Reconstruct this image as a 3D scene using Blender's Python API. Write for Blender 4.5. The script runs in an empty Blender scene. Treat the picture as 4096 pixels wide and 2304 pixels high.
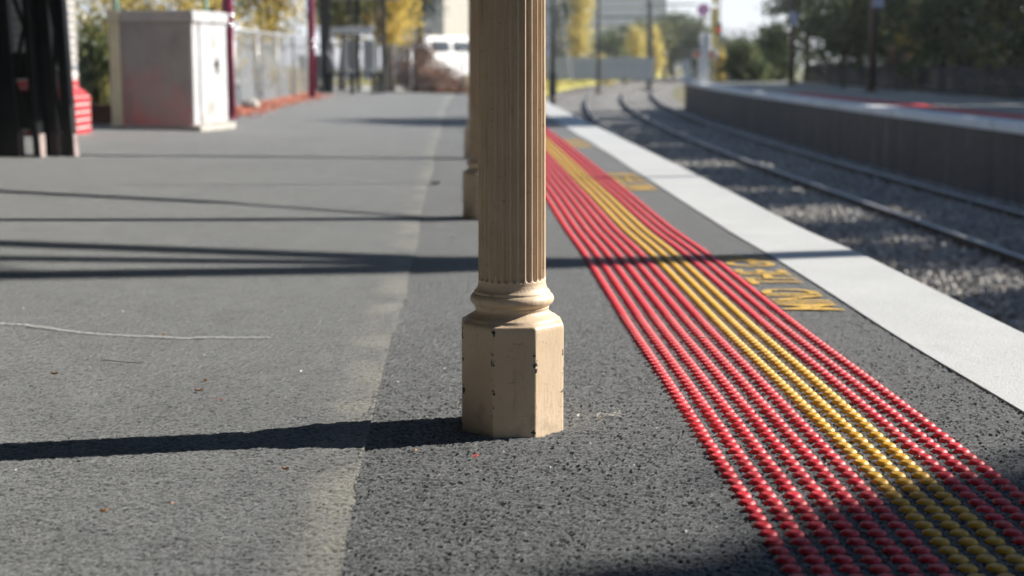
import bpy, math, random
import numpy as np
from mathutils import Vector, Matrix, Euler

rad = math.radians
S = bpy.context.scene
C = S.collection
random.seed(7)
RNG = np.random.default_rng(11)

# ------------------------------------------------------------------ camera
EYE = 0.847
PITCH = 8.32
cam_d = bpy.data.cameras.new("camera")
cam = bpy.data.objects.new("camera", cam_d)
C.objects.link(cam)
cam.location = (0, 0, EYE)
cam.rotation_euler = (rad(90 - PITCH), 0, 0)
cam_d.lens = 55
cam_d.sensor_width = 36
cam_d.clip_end = 5000
cam_d.clip_start = 0.05
cam_d.dof.use_dof = True
cam_d.dof.focus_distance = 3.50
cam_d.dof.aperture_fstop = 3.3
cam_d.dof.aperture_blades = 0
S.camera = cam

# ------------------------------------------------------------------ light
SUN_EL, SUN_AZ = 29.0, 71.5          # azimuth clockwise from +Y
sd = Vector((math.sin(rad(SUN_AZ)) * math.cos(rad(SUN_EL)), math.cos(rad(SUN_AZ)) * math.cos(rad(SUN_EL)), math.sin(rad(SUN_EL))))
W = bpy.data.worlds.new("World")
S.world = W
W.use_nodes = True
wn = W.node_tree
wn.nodes.clear()
sky = wn.nodes.new("ShaderNodeTexSky")
sky.sky_type = 'NISHITA'
sky.sun_disc = False
sky.sun_elevation = rad(SUN_EL)
sky.sun_rotation = rad(SUN_AZ)
sky.air_density = 1.0
sky.dust_density = 0.05
sky.ozone_density = 2.0
bg = wn.nodes.new("ShaderNodeBackground")
bg.inputs[1].default_value = 0.05
wo = wn.nodes.new("ShaderNodeOutputWorld")
# pale haze low round the whole horizon
tc = wn.nodes.new("ShaderNodeTexCoord")
sx = wn.nodes.new("ShaderNodeSeparateXYZ"); wn.links.new(tc.outputs['Generated'], sx.inputs[0])
mr = wn.nodes.new("ShaderNodeMapRange"); mr.interpolation_type = 'SMOOTHSTEP'
mr.inputs[1].default_value = .0; mr.inputs[2].default_value = .17; mr.inputs[3].default_value = .92; mr.inputs[4].default_value = 0
wn.links.new(sx.outputs[2], mr.inputs[0])
hz = wn.nodes.new("ShaderNodeMix"); hz.data_type = 'RGBA'
hz.inputs[7].default_value = (9.2, 9.7, 10.6, 1)
wn.links.new(mr.outputs[0], hz.inputs[0]); wn.links.new(sky.outputs[0], hz.inputs[6])
wn.links.new(hz.outputs[2], bg.inputs[0])
wn.links.new(bg.outputs[0], wo.inputs[0])
sl = bpy.data.lights.new("sun", 'SUN')
sl.energy = 5.0
sl.angle = rad(0.53)
sl.color = (1.0, 0.95, 0.87)
so = bpy.data.objects.new("sun", sl)
C.objects.link(so)
so.rotation_euler = (-sd).to_track_quat('-Z', 'Y').to_euler()
so.location = (30, 10, 25)
S.view_settings.view_transform = 'Standard'
S.view_settings.look = 'None'
S.view_settings.gamma = 1
S.view_settings.use_curve_mapping = False
S.view_settings.exposure = 1.1

# ------------------------------------------------------------------ track geometry
def curve(y):
    y = np.asarray(y, float)
    return -0.035 * y + np.where(y > 25, 0.00095 * (y - 25) ** 2, 0.0)
def cv(y): return float(curve(y))
UY = np.array([-50, 0, 3.8, 5.1, 6.8, 8.2, 10.5, 13, 400.])
UZ = np.array([0, 0, 0, -.008, -.003, -.019, -.008, 0, 0])
def und(y):
    y = np.asarray(y, float)
    i = np.clip(np.searchsorted(UY, y, side='right') - 1, 0, len(UY) - 2)
    f = np.clip((y - UY[i]) / (UY[i + 1] - UY[i]), 0, 1)
    f = f * f * (3 - 2 * f)
    return UZ[i] + (UZ[i + 1] - UZ[i]) * f
SEAM = -0.20
def gza(x, y):
    t = np.asarray(x, float) - curve(y)
    z = und(y)
    l = np.clip(SEAM - t, 0, 6)
    z = z + 0.030 * (np.sqrt(l * l + 0.01) - 0.1)
    z = z - 0.008 * np.clip(t - SEAM, 0, 5)
    return z
def gz(x, y): return float(gza(x, y))
EDGE_IN, EDGE_OUT = 1.39, 1.82
P_END = 39.0
R_EDGE, R_Z, R_END = 7.95, -0.06, 66.0
BALLAST_Z = -1.21
RAIL_Z = -1.07

# ------------------------------------------------------------------ materials
def nt(name):
    m = bpy.data.materials.new(name)
    m.use_nodes = True
    n = m.node_tree
    b = n.nodes["Principled BSDF"]
    return m, n, b
class N:
    """tiny node helper"""
    def __init__(s, tree): s.t = tree
    def new(s, typ, **kw):
        n = s.t.nodes.new(typ)
        for k, v in kw.items(): setattr(n, k, v)
        return n
    def link(s, a, b): s.t.links.new(a, b)
    def val(s, sock, v):
        if hasattr(v, 'is_output') or isinstance(v, bpy.types.NodeSocket): s.link(v, sock)
        else: sock.default_value = v
    def math(s, op, a, b=0.0, c=None, clamp=False):
        n = s.new("ShaderNodeMath", operation=op, use_clamp=clamp)
        s.val(n.inputs[0], a); s.val(n.inputs[1], b)
        if c is not None: s.val(n.inputs[2], c)
        return n.outputs[0]
    def mix(s, f, a, b, typ='MIX'):
        n = s.new("ShaderNodeMix", data_type='RGBA', blend_type=typ)
        s.val(n.inputs[0], f)
        for i, v in ((6, a), (7, b)):
            if isinstance(v, (tuple, list)): n.inputs[i].default_value = (v[0], v[1], v[2], 1)
            else: s.link(v, n.inputs[i])
        return n.outputs[2]
    def noise(s, vec, scale, detail=3, rough=.55, dist=0.0):
        n = s.new("ShaderNodeTexNoise")
        n.inputs['Scale'].default_value = scale; n.inputs['Detail'].default_value = detail
        n.inputs['Roughness'].default_value = rough; n.inputs['Distortion'].default_value = dist
        if vec is not None: s.link(vec, n.inputs['Vector'])
        return n.outputs['Fac']
    def voro(s, vec, scale, out='Distance', feature='F1', rnd=1.0):
        n = s.new("ShaderNodeTexVoronoi", feature=feature)
        n.inputs['Scale'].default_value = scale; n.inputs['Randomness'].default_value = rnd
        if vec is not None: s.link(vec, n.inputs['Vector'])
        return n.outputs[out]
    def ramp(s, f, lo, hi):
        n = s.new("ShaderNodeMapRange", clamp=True)
        s.val(n.inputs[0], f); n.inputs[1].default_value = lo; n.inputs[2].default_value = hi
        return n.outputs[0]
    def smooth(s, f, lo, hi):
        n = s.new("ShaderNodeMapRange", clamp=True, interpolation_type='SMOOTHSTEP')
        s.val(n.inputs[0], f); n.inputs[1].default_value = lo; n.inputs[2].default_value = hi
        return n.outputs[0]
    def bump(s, h, dist, strength=1.0, normal=None):
        n = s.new("ShaderNodeBump")
        n.inputs['Strength'].default_value = strength; n.inputs['Distance'].default_value = dist
        s.link(h, n.inputs['Height'])
        if normal is not None: s.link(normal, n.inputs['Normal'])
        return n.outputs[0]
    def pos(s): return s.new("ShaderNodeNewGeometry").outputs['Position']
    def obj(s): return s.new("ShaderNodeTexCoord").outputs['Object']
    def scaled(s, vec, sc):
        n = s.new("ShaderNodeVectorMath", operation='MULTIPLY')
        s.link(vec, n.inputs[0]); n.inputs[1].default_value = sc
        return n.outputs[0]
    def sep(s, vec):
        n = s.new("ShaderNodeSeparateXYZ"); s.link(vec, n.inputs[0]); return n.outputs

def simple(name, col, rough=.6, metal=0.0, var=.25, vs=3.0, bump=0.0, bs=40.0, spec=.4, dirt=None, ds=1.5):
    m, t, b = nt(name); n = N(t); o = n.obj()
    f = n.noise(o, vs, 4, .6)
    lo = tuple(c * (1 - var) for c in col); hi = tuple(min(1, c * (1 + var)) for c in col)
    c = n.mix(n.ramp(f, .3, .7), lo, hi)
    if dirt:
        c = n.mix(n.smooth(n.noise(o, ds, 5, .65), .52, .68), c, dirt)
    n.link(c, b.inputs['Base Color'])
    b.inputs['Roughness'].default_value = rough; b.inputs['Metallic'].default_value = metal
    b.inputs['Specular IOR Level'].default_value = spec
    if bump: n.link(n.bump(n.noise(o, bs, 3), bump), b.inputs['Normal'])
    return m

def asphalt(name, dark, mid, light, chip, bdist, band=False):
    m, t, b = nt(name); n = N(t); p = n.pos()
    v1 = n.new("ShaderNodeTexVoronoi"); v1.inputs['Scale'].default_value = chip
    n.link(p, v1.inputs['Vector'])
    v2 = n.new("ShaderNodeTexVoronoi"); v2.inputs['Scale'].default_value = chip * 2.3
    n.link(p, v2.inputs['Vector'])
    rc = n.sep(v1.outputs['Color'])
    rc2 = n.sep(v2.outputs['Color'])
    grain = n.math('MULTIPLY_ADD', rc[0], .55, n.math('MULTIPLY', rc2[1], .45))
    big = n.noise(p, .9, 5, .6)
    med = n.noise(p, 7, 5, .65)
    patch = n.math('ADD', n.math('MULTIPLY', n.math('SUBTRACT', big, .5), .5), n.math('MULTIPLY', n.math('SUBTRACT', med, .5), .8))
    g = n.math('ADD', n.math('MULTIPLY_ADD', n.math('SUBTRACT', grain, .5), 1.9, .5), patch)
    c = n.mix(n.ramp(g, .0, .5), dark, mid)
    c = n.mix(n.ramp(g, .5, 1.1), c, light)
    # pits between the chips stay dark with binder
    pit = n.math('MULTIPLY', n.smooth(rc[2], .58, .86), n.smooth(n.math('SUBTRACT', .62, n.math('MULTIPLY', patch, .6)), .35, .75))
    c = n.mix(n.math('MULTIPLY', pit, .65), c, tuple(q * .40 for q in dark))
    c = n.mix(n.math('MULTIPLY', n.math('GREATER_THAN', rc2[0], .965), .55), c, (.36, .36, .34))
    # pale trodden gum spots and stray dust
    gv = n.new("ShaderNodeTexVoronoi"); gv.inputs['Scale'].default_value = 3.1
    n.link(n.scaled(p, (1, 1, .02)), gv.inputs['Vector'])
    gc = n.sep(gv.outputs['Color'])
    gum = n.math('MULTIPLY', n.math('LESS_THAN', n.math('ADD', gv.outputs['Distance'], n.math('MULTIPLY', med, .05)), .070), n.math('GREATER_THAN', gc[0], .72))
    c = n.mix(n.math('MULTIPLY', gum, .40), c, (.30, .30, .27))
    if band:
        xyz = n.sep(p)
        tt = n.math('ADD', n.math('MULTIPLY', xyz[1], .035), xyz[0])          # distance across the platform
        tt = n.math('ADD', tt, n.math('MULTIPLY', n.math('SUBTRACT', n.noise(p, 2.6, 6, .7), .5), .20))
        bf = n.math('MULTIPLY', n.smooth(tt, -.35, -.215), n.smooth(n.noise(p, 2.3, 5, .6), .38, .60))
        bf = n.math('MAXIMUM', bf, n.math('MULTIPLY', n.smooth(n.math('ADD', n.math('MULTIPLY', xyz[1], .035), xyz[0]), -.225, -.205), .5))
        c = n.mix(n.math('MULTIPLY', n.math('MULTIPLY', bf, .95), n.ramp(grain, .1, .5)), c, (.32, .305, .25))
    n.link(c, b.inputs['Base Color'])
    n.link(n.math('MULTIPLY_ADD', grain, .25, .58), b.inputs['Roughness'])
    b.inputs['Specular IOR Level'].default_value = .25
    b.inputs['Sheen Weight'].default_value = .45; b.inputs['Sheen Roughness'].default_value = .3
    b.inputs['Diffuse Roughness'].default_value = 1.0
    h = n.math('ADD', n.math('MULTIPLY', rc[1], .9), n.math('MULTIPLY', rc2[0], .45))
    h = n.math('ADD', h, n.math('MULTIPLY', n.math('SUBTRACT', 1.0, v1.outputs['Distance']), .35))
    h = n.math('SUBTRACT', h, n.math('MULTIPLY', pit, .9))
    n.link(n.bump(h, bdist), b.inputs['Normal'])
    return m

M_ASPH = asphalt("old_asphalt", (.058, .064, .063), (.124, .132, .130), (.22, .229, .224), 240, .0018, band=True)
M_ASPH2 = asphalt("dark_asphalt", (.030, .034, .037), (.078, .086, .088), (.165, .175, .177), 215, .0022)

def coping_mat():
    m, t, b = nt("white_edge_paint"); n = N(t); p = n.pos()
    v = n.voro(p, 160)
    vc = n.sep(n.voro(p, 150, 'Color')); vd = n.sep(n.voro(p, 330, 'Color'))
    c = n.mix(n.ramp(n.noise(p, 1.6, 6, .65), .35, .7), (.53, .535, .525), (.45, .455, .445))
    c = n.mix(n.smooth(n.noise(p, 70, 4, .75), .58, .74), c, (.25, .25, .24))
    c = n.mix(n.math('MULTIPLY', n.smooth(n.noise(n.scaled(p, (1, .35, 1)), 3.5, 6, .7), .56, .75), .45), c, (.33, .33, .31))
    gr = n.math('MULTIPLY_ADD', vc[0], .6, n.math('MULTIPLY', vd[1], .4))
    c = n.mix(n.math('MULTIPLY', n.smooth(gr, .62, .95), .42), c, (.24, .24, .23))
    n.link(c, b.inputs['Base Color']); b.inputs['Roughness'].default_value = .6
    n.link(n.bump(n.math('SUBTRACT', n.math('MULTIPLY', vc[1], 1.2), n.math('MULTIPLY', v, .5)), .0016), b.inputs['Normal'])
    return m
M_COPE = coping_mat()
M_COPE2 = simple('far_white_paint', (.80, .80, .80), .6, var=.06, vs=2, dirt=(.55, .55, .55))

def stud_mat(name, col, worn):
    m, t, b = nt(name); n = N(t); p = n.pos()
    c = n.mix(n.ramp(n.noise(p, 14, 3), .3, .7), tuple(q * .82 for q in col), col)
    c = n.mix(n.math('MULTIPLY', n.smooth(n.noise(p, 55, 4, .7), .56, .72), .5), c, worn)
    n.link(c, b.inputs['Base Color'])
    oi = n.new('ShaderNodeObjectInfo')
    c = n.mix(n.math('MULTIPLY', n.smooth(oi.outputs['Random'], .55, 1.0), .35), c, worn)
    n.link(c, b.inputs['Base Color'])
    b.inputs['Roughness'].default_value = .48
    b.inputs['Specular IOR Level'].default_value = .5
    n.link(n.bump(n.noise(p, 420, 2), .0006), b.inputs['Normal'])
    return m
M_RED = stud_mat("red_stud", (.70, .022, .036), (.50, .09, .08))
M_YEL = stud_mat("yellow_stud", (.74, .40, .018), (.50, .33, .09))

def column_mat(plinth):
    m, t, b = nt("cream_column_paint" + ("_plinth" if plinth else "")); n = N(t); o = n.obj()
    x, y, z = n.sep(o)
    c = n.mix(n.ramp(n.noise(o, 7, 5, .6), .3, .7), (.51, .385, .255), (.62, .48, .335))
    c = n.mix(n.math('MULTIPLY', n.smooth(n.noise(n.scaled(o, (1, 1, .22)), 26, 5, .7), .54, .72), .45), c, (.27, .20, .125))
    # scuffs and grime near the ground
    c = n.mix(n.math('MULTIPLY', n.smooth(n.noise(n.scaled(o, (1, 1, 2.2)), 30, 6, .75), .58, .70), .55), c, (.14, .105, .08))
    r = n.math('SQRT', n.math('ADD', n.math('MULTIPLY', x, x), n.math('MULTIPLY', y, y)))
    ch = n.noise(o, 46, 4, .65)
    if plinth:
        edge = n.smooth(r, .1222, .1252)
        mask = n.smooth(n.math('ADD', ch, n.math('MULTIPLY', edge, .13)), .712, .732)
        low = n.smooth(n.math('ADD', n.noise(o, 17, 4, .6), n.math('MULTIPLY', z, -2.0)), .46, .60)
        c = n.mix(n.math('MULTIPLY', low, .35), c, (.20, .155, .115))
    else:
        mask = n.smooth(ch, .735, .75)
    c = n.mix(mask, c, (.018, .030, .027))
    n.link(c, b.inputs['Base Color'])
    n.link(n.math('MULTIPLY_ADD', n.noise(o, 12, 3), .3, .32), b.inputs['Roughness'])
    b.inputs['Specular IOR Level'].default_value = .5
    # brush marks, drips and thick old coats
    h = n.math('ADD', n.noise(n.scaled(o, (1, 1, .10)), 260, 2), n.math('MULTIPLY', n.noise(o, 55, 4, .6), 2.2))
    h = n.math('SUBTRACT', h, n.math('MULTIPLY', mask, 1.5))
    n.link(n.bump(h, .0004), b.inputs['Normal'])
    return m
M_COL = column_mat(False); M_PLINTH = column_mat(True)

def leaf_mat(name, cols, trans=.35, scale=1.3, rough=.45):
    m, t, b = nt(name); n = N(t); p = n.pos()
    f = n.math('ADD', n.math('MULTIPLY', n.noise(p, scale, 3), .65), n.math('MULTIPLY', n.voro(p, 9, 'Color'), .42))
    cr = n.new("ShaderNodeValToRGB")
    e = cr.color_ramp.elements
    for i, c in enumerate(cols):
        pos = .28 + .46 * i / (len(cols) - 1)
        el = e[i] if i < 2 else e.new(pos)
        el.position = pos; el.color = (*c, 1)
    n.link(f, cr.inputs[0])
    n.link(cr.outputs[0], b.inputs['Base Color'])
    b.inputs['Roughness'].default_value = rough
    b.inputs['Specular IOR Level'].default_value = .3 if rough > .3 else .7
    tr = n.new("ShaderNodeBsdfTranslucent"); n.link(cr.outputs[0], tr.inputs[0])
    mx = n.new("ShaderNodeMixShader"); mx.inputs[0].default_value = trans
    n.link(b.outputs[0], mx.inputs[1]); n.link(tr.outputs[0], mx.inputs[2])
    n.link(mx.outputs[0], t.nodes["Material Output"].inputs[0])
    return m
M_LDARK = leaf_mat("dark_leaves", [(.024, .050, .030), (.085, .125, .062), (.24, .25, .09)], .4)
M_LOLIVE = leaf_mat("olive_leaves", [(.04, .06, .026), (.10, .125, .05), (.30, .27, .085)], .45, rough=.2)
M_LYEL = leaf_mat("yellow_leaves", [(.16, .14, .04), (.60, .46, .11), (.74, .57, .16)], .5)
M_LGOLD = leaf_mat("golden_leaves", [(.34, .29, .09), (.62, .52, .17), (.72, .62, .24)], .45)
M_LGREY = leaf_mat("grey_leaves", [(.03, .045, .045), (.07, .09, .085), (.12, .14, .12)], .2)
M_LRUST = leaf_mat("rust_leaves", [(.08, .055, .035), (.22, .12, .075), (.36, .20, .13)], .3)
M_BARK = simple("bark", (.075, .058, .045), .9, var=.45, vs=6, bump=.02, bs=25)
M_BARKG = simple("pale_bark", (.24, .22, .19), .9, var=.35, vs=6, bump=.01, bs=25)
M_BLACK = simple("black_paint", (.012, .014, .016), .38, var=.3, vs=5, bump=.001, bs=30)
M_FOOT = simple("worn_pink_paint", (.26, .21, .20), .7, var=.3, vs=14, bump=.002, bs=60)  # pale sunlit tone of the chipped leg foot, put into the colour
M_MAROON = simple("maroon_paint", (.22, .018, .065), .3, var=.25, vs=4, spec=.6)
M_STEEL = simple("galvanised_steel", (.40, .41, .42), .45, .6, var=.15, vs=6)
M_CHROME = simple("bright_steel", (.75, .74, .74), .22, .9, var=.1, vs=6)
M_GREENW = simple("green_wire", (.22, .42, .35), .5, var=.2)
M_DGREY = simple("charcoal_metal", (.045, .05, .056), .5, var=.2)
M_WHITE = simple("white_panel", (.78, .78, .77), .5, var=.06)
M_PINKG = simple("pinkish_grey_panel", (.36, .30, .31), .6, var=.1)
M_CONC = simple("concrete", (.40, .38, .34), .85, var=.2, vs=5, bump=.002, bs=60)
M_TIMBER = simple("dark_timber", (.034, .030, .030), .8, var=.4, vs=7, bump=.003, bs=40)
M_BROWNB = simple("brown_board", (.10, .055, .035), .8, var=.3, vs=6)
M_PALEF = simple("pale_board", (.42, .44, .46), .7, var=.15, vs=2)
M_MORTAR = simple("pale_mortar", (.50, .46, .44), .9, var=.15, vs=12, bump=.003, bs=70)
M_WBRICK = simple("white_brick", (.30, .295, .285), .6, var=.22, vs=6, bump=.002, bs=60)
M_GBRICK = simple("grey_brick", (.17, .18, .20), .6, var=.2, vs=6)
M_RBRICK = simple("red_brick", (.40, .045, .055), .5, var=.28, vs=6, bump=.002, bs=60)
M_SLEEPER = simple("sleeper_timber", (.13, .12, .11), .85, var=.35, vs=8, bump=.006, bs=30)
M_RUST = simple("rusty_rail", (.060, .048, .042), .8, var=.35, vs=9)
M_RAILTOP = simple("worn_rail_top", (.42, .41, .40), .42, .5, var=.15, vs=9)
M_RED2 = simple("red_tactile", (.62, .05, .05), .6, var=.15)
M_SIGNW = simple("white_sign", (.80, .80, .80), .4, var=.05)
M_SIGNB = simple("pale_blue_sign", (.50, .54, .68), .4, var=.06)
M_RBROWN = simple("brown_pole", (.10, .062, .050), .5, var=.25, vs=5)
M_PINK = simple("pink_disc", (.72, .34, .62), .5, var=.08)
M_YSIGN = simple("yellow_board", (.72, .56, .20), .5, var=.08)
M_ORANGE = simple("orange_band", (.72, .22, .10), .5, var=.1)
M_CLEAR = bpy.data.materials.new("clear_glass"); M_CLEAR.use_nodes = True
_b = M_CLEAR.node_tree.nodes["Principled BSDF"]; _b.inputs["Transmission Weight"].default_value = 1; _b.inputs["Roughness"].default_value = 0.02; _b.inputs["IOR"].default_value = 1.1
M_GLASS = simple("dark_glass", (.02, .025, .03), .08, var=.1, spec=.8)
M_CEIL = simple("dark_boarding", (.06, .055, .05), .8)
M_ROOF = simple("sheet_roof", (.42, .43, .44), .5, .2, var=.1)
M_SHED = simple("pale_cladding", (.74, .75, .82), .6, var=.06, vs=.4)
M_CREAMW = simple("cream_wall", (.62, .58, .52), .8, var=.08)
M_RUBBER = simple("rubber", (.02, .02, .02), .8)
M_LITTER = leaf_mat("leaf_litter", [(.36, .07, .05), (.66, .22, .15), (.72, .46, .32)], .2, 4)
M_GRASS = leaf_mat("dry_grass", [(.34, .30, .07), (.46, .42, .11), (.56, .50, .15)], .2, .5)
M_SOIL = simple("soil", (.105, .08, .06), .95, var=.4, vs=3, bump=.02, bs=20)
M_GRASSG = simple("rough_ground", (.15, .14, .07), .95, var=.4, vs=.6, bump=.03, bs=6)
M_GRASSP = simple("grass_bank_soil", (.42, .38, .10), .95, var=.2, vs=.8, bump=.03, bs=6)

def ballast_mat(name, stones):
    m, t, b = nt(name); n = N(t); p = n.pos()
    v = n.new("ShaderNodeTexVoronoi"); v.inputs['Scale'].default_value = 17
    n.link(p, v.inputs['Vector'])
    r = n.sep(v.outputs['Color'])
    f = n.math('ADD', n.math('MULTIPLY', r[0], .7), n.math('MULTIPLY', n.noise(p, .7, 3), .5))
    c = n.mix(n.ramp(f, .2, .9), (.17, .172, .172), (.50, .48, .44))
    c = n.mix(n.math('MULTIPLY', n.smooth(r[1], .8, .95), .6), c, (.24, .15, .09))
    if not stones:
        c = n.mix(n.smooth(v.outputs['Distance'], .4, .7), c, (.03, .03, .032))
        n.link(n.bump(n.math('SUBTRACT', r[2], v.outputs['Distance']), .03), b.inputs['Normal'])
    n.link(c, b.inputs['Base Color']); b.inputs['Roughness'].default_value = .75
    return m
M_BED = ballast_mat("ballast_bed", False); M_STONE = ballast_mat("ballast_stone", True)

def wall_mat():
    m, t, b = nt("stained_platform_wall"); n = N(t); p = n.pos()
    br = n.new("ShaderNodeTexBrick")
    mp = n.new("ShaderNodeCombineXYZ"); x, y, z = n.sep(p)
    n.link(y, mp.inputs[0]); n.link(z, mp.inputs[1])
    n.link(mp.outputs[0], br.inputs['Vector'])
    br.inputs['Scale'].default_value = 4.2; br.inputs['Mortar Size'].default_value = .012
    br.inputs['Color1'].default_value = (.085, .073, .066, 1); br.inputs['Color2'].default_value = (.125, .10, .088, 1)
    br.inputs['Mortar'].default_value = (.11, .105, .10, 1)
    c = n.mix(n.math('MULTIPLY', n.smooth(n.noise(n.scaled(p, (1, 1.6, .12)), 1.6, 5, .65), .46, .68), .75), br.outputs[0], (.045, .045, .05))
    c = n.mix(n.math('MULTIPLY', n.smooth(n.noise(n.scaled(p, (1, 2.2, .15)), 1.9, 4, .6), .60, .70), .55), c, (.36, .33, .29))
    n.link(c, b.inputs['Base Color']); b.inputs['Roughness'].default_value = .85
    n.link(n.bump(br.outputs['Fac'], -.006), b.inputs['Normal'])
    return m
M_WALL = wall_mat()

def cabinet_mat():
    m, t, b = nt("cabinet_front_paint"); n = N(t); o = n.obj()
    x, y, z = n.sep(o)
    c = n.mix(n.ramp(n.noise(o, 3, 4), .3, .7), (.30, .28, .26), (.38, .355, .33))
    # rubbed-out pink spray paint: heavier low down and to the left
    w = n.math('ADD', n.math('MULTIPLY', n.math('SUBTRACT', .55, z), .62), n.math('MULTIPLY', n.math('ADD', x, .62), -.22))
    f = n.smooth(n.math('ADD', n.noise(o, 2.2, 3, .5), w), .34, .86)
    c = n.mix(n.math('MULTIPLY', f, .80), c, (.70, .17, .17))
    f2 = n.smooth(n.noise(n.scaled(o, (1, 1, .6)), 3.6, 5, .6), .50, .68)
    c = n.mix(n.math('MULTIPLY', f2, .55), c, (.22, .20, .185))
    n.link(c, b.inputs['Base Color']); b.inputs['Roughness'].default_value = .5
    return m
M_CABF = cabinet_mat()
M_CABW = simple("cabinet_white", (.47, .47, .485), .38, var=.14, vs=4, dirt=(.34, .32, .29), ds=3)
M_CABG = simple("cabinet_cap_grey", (.44, .42, .39), .5, var=.12, vs=5)
M_CABC = simple("cabinet_cream", (.72, .64, .44), .5, var=.08, vs=5)

def word_mat():
    m, t, b = nt("yellow_lettering"); n = N(t); p = n.pos()
    c = n.mix(n.ramp(n.noise(p, 20, 3), .3, .7), (.60, .36, .06), (.72, .45, .08))
    c = n.mix(n.smooth(n.noise(n.scaled(p, (1, 1, .01)), 60, 5, .75), .50, .62), c, (.10, .095, .08))
    n.link(c, b.inputs['Base Color']); b.inputs['Roughness'].default_value = .65
    n.link(n.bump(n.voro(p, 135), -.003), b.inputs['Normal'])
    return m
M_WORD = word_mat()
M_CHALK = simple("chalk_white", (.52, .52, .50), .8, var=.15, vs=30)
M_LEAFB = simple("dry_leaf_brown", (.42, .22, .10), .7, var=.3, vs=60)
M_LEAFR = simple("dry_leaf_red", (.50, .10, .07), .7, var=.3, vs=60)
M_LEAFP = simple("pale_chip", (.70, .68, .62), .7, var=.1, vs=60)
M_TWIG = simple("twig_bark", (.085, .07, .04), .8, var=.3, vs=60)

# ------------------------------------------------------------------ mesh helpers
class MB:
    def __init__(s): s.v = []; s.f = []; s.mi = []
    def add(s, verts, faces, mi=0):
        o = len(s.v); s.v.extend([tuple(map(float, q)) for q in verts])
        s.f.extend([tuple(i + o for i in f) for f in faces]); s.mi.extend([mi] * len(faces)); return s
    def box(s, c, d, rz=0.0, mi=0, rx=0.0, ry=0.0):
        R = Euler((rx, ry, rz)).to_matrix(); v = []
        for sx, sy, sz in ((-1,-1,-1),(1,-1,-1),(1,1,-1),(-1,1,-1),(-1,-1,1),(1,-1,1),(1,1,1),(-1,1,1)):
            v.append(R @ Vector((sx*d[0]/2, sy*d[1]/2, sz*d[2]/2)) + Vector(c))
        return s.add(v, [(0,3,2,1),(4,5,6,7),(0,1,5,4),(1,2,6,5),(2,3,7,6),(3,0,4,7)], mi)
    def bbox(s, c, d, bev=.006, mi=0, rz=0.0):
        """box with chamfered edges (24 verts)"""
        R = Matrix.Rotation(rz, 3, 'Z'); h = [q / 2 for q in d]; v = []; idx = {}
        for sx in (-1, 1):
            for sy in (-1, 1):
                for sz in (-1, 1):
                    for a in range(3):
                        sg = (sx, sy, sz); p = [sg[k] * (h[k] - (0 if k == a else bev)) for k in range(3)]
                        idx[(sx, sy, sz, a)] = len(v); v.append(R @ Vector(p) + Vector(c))
        F = []
        for a in range(3):
            b_, c_ = (a + 1) % 3, (a + 2) % 3
            for sa in (-1, 1):
                q = []
                for sb, sc in ((-1,-1),(1,-1),(1,1),(-1,1)):
                    sg = [0, 0, 0]; sg[a] = sa; sg[b_] = sb; sg[c_] = sc; q.append(idx[(*sg, a)])
                F.append(tuple(q if sa > 0 else q[::-1]))
            for sb in (-1, 1):
                for sc in (-1, 1):
                    def k(sa, ax):
                        sg = [0, 0, 0]; sg[a] = sa; sg[b_] = sb; sg[c_] = sc; return idx[(*sg, ax)]
                    q = (k(-1, b_), k(1, b_), k(1, c_), k(-1, c_))
                    F.append(q if sb * sc < 0 else q[::-1])
        for sx in (-1, 1):
            for sy in (-1, 1):
                for sz in (-1, 1):
                    q = tuple(idx[(sx, sy, sz, a)] for a in range(3)); F.append(q if sx * sy * sz > 0 else q[::-1])
        return s.add(v, F, mi)
    def tube(s, pts, r, n=8, mi=0, cap=True):
        pts = [Vector(p) for p in pts]; rs = r if isinstance(r, (list, tuple)) else [r] * len(pts); rings = []
        for i, p in enumerate(pts):
            d = (pts[min(i+1, len(pts)-1)] - pts[max(i-1, 0)]).normalized()
            u = d.orthogonal().normalized() if i == 0 else (u - d * u.dot(d)).normalized()
            w = d.cross(u)
            rings.append([p + (u * math.cos(2*math.pi*k/n) + w * math.sin(2*math.pi*k/n)) * rs[i] for k in range(n)])
        v = [q for rg in rings for q in rg]; F = []
        for i in range(len(pts) - 1):
            for k in range(n):
                F.append((i*n+k, i*n+(k+1) % n, (i+1)*n+(k+1) % n, (i+1)*n+k))
        if cap: F.append(tuple(range(n))[::-1]); F.append(tuple((len(pts)-1)*n+k for k in range(n)))
        return s.add(v, F, mi)
    def lathe(s, prof, n=24, c=(0,0,0), mi=0):
        v = []; F = []
        for r, z in prof:
            for k in range(n): v.append((c[0] + r*math.cos(2*math.pi*k/n), c[1] + r*math.sin(2*math.pi*k/n), c[2] + z))
        for i in range(len(prof) - 1):
            for k in range(n): F.append((i*n+k, i*n+(k+1) % n, (i+1)*n+(k+1) % n, (i+1)*n+k))
        F.append(tuple(range(n))[::-1]); F.append(tuple((len(prof)-1)*n+k for k in range(n)))
        return s.add(v, F, mi)
    def mesh(s, name, mats, smooth=False):
        me = bpy.data.meshes.new(name); me.from_pydata(s.v, [], s.f)
        for m in (mats if isinstance(mats, (list, tuple)) else [mats]): me.materials.append(m)
        if any(s.mi): me.polygons.foreach_set("material_index", s.mi)
        if smooth: me.polygons.foreach_set("use_smooth", [True] * len(s.f))
        me.update(); return me

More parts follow.
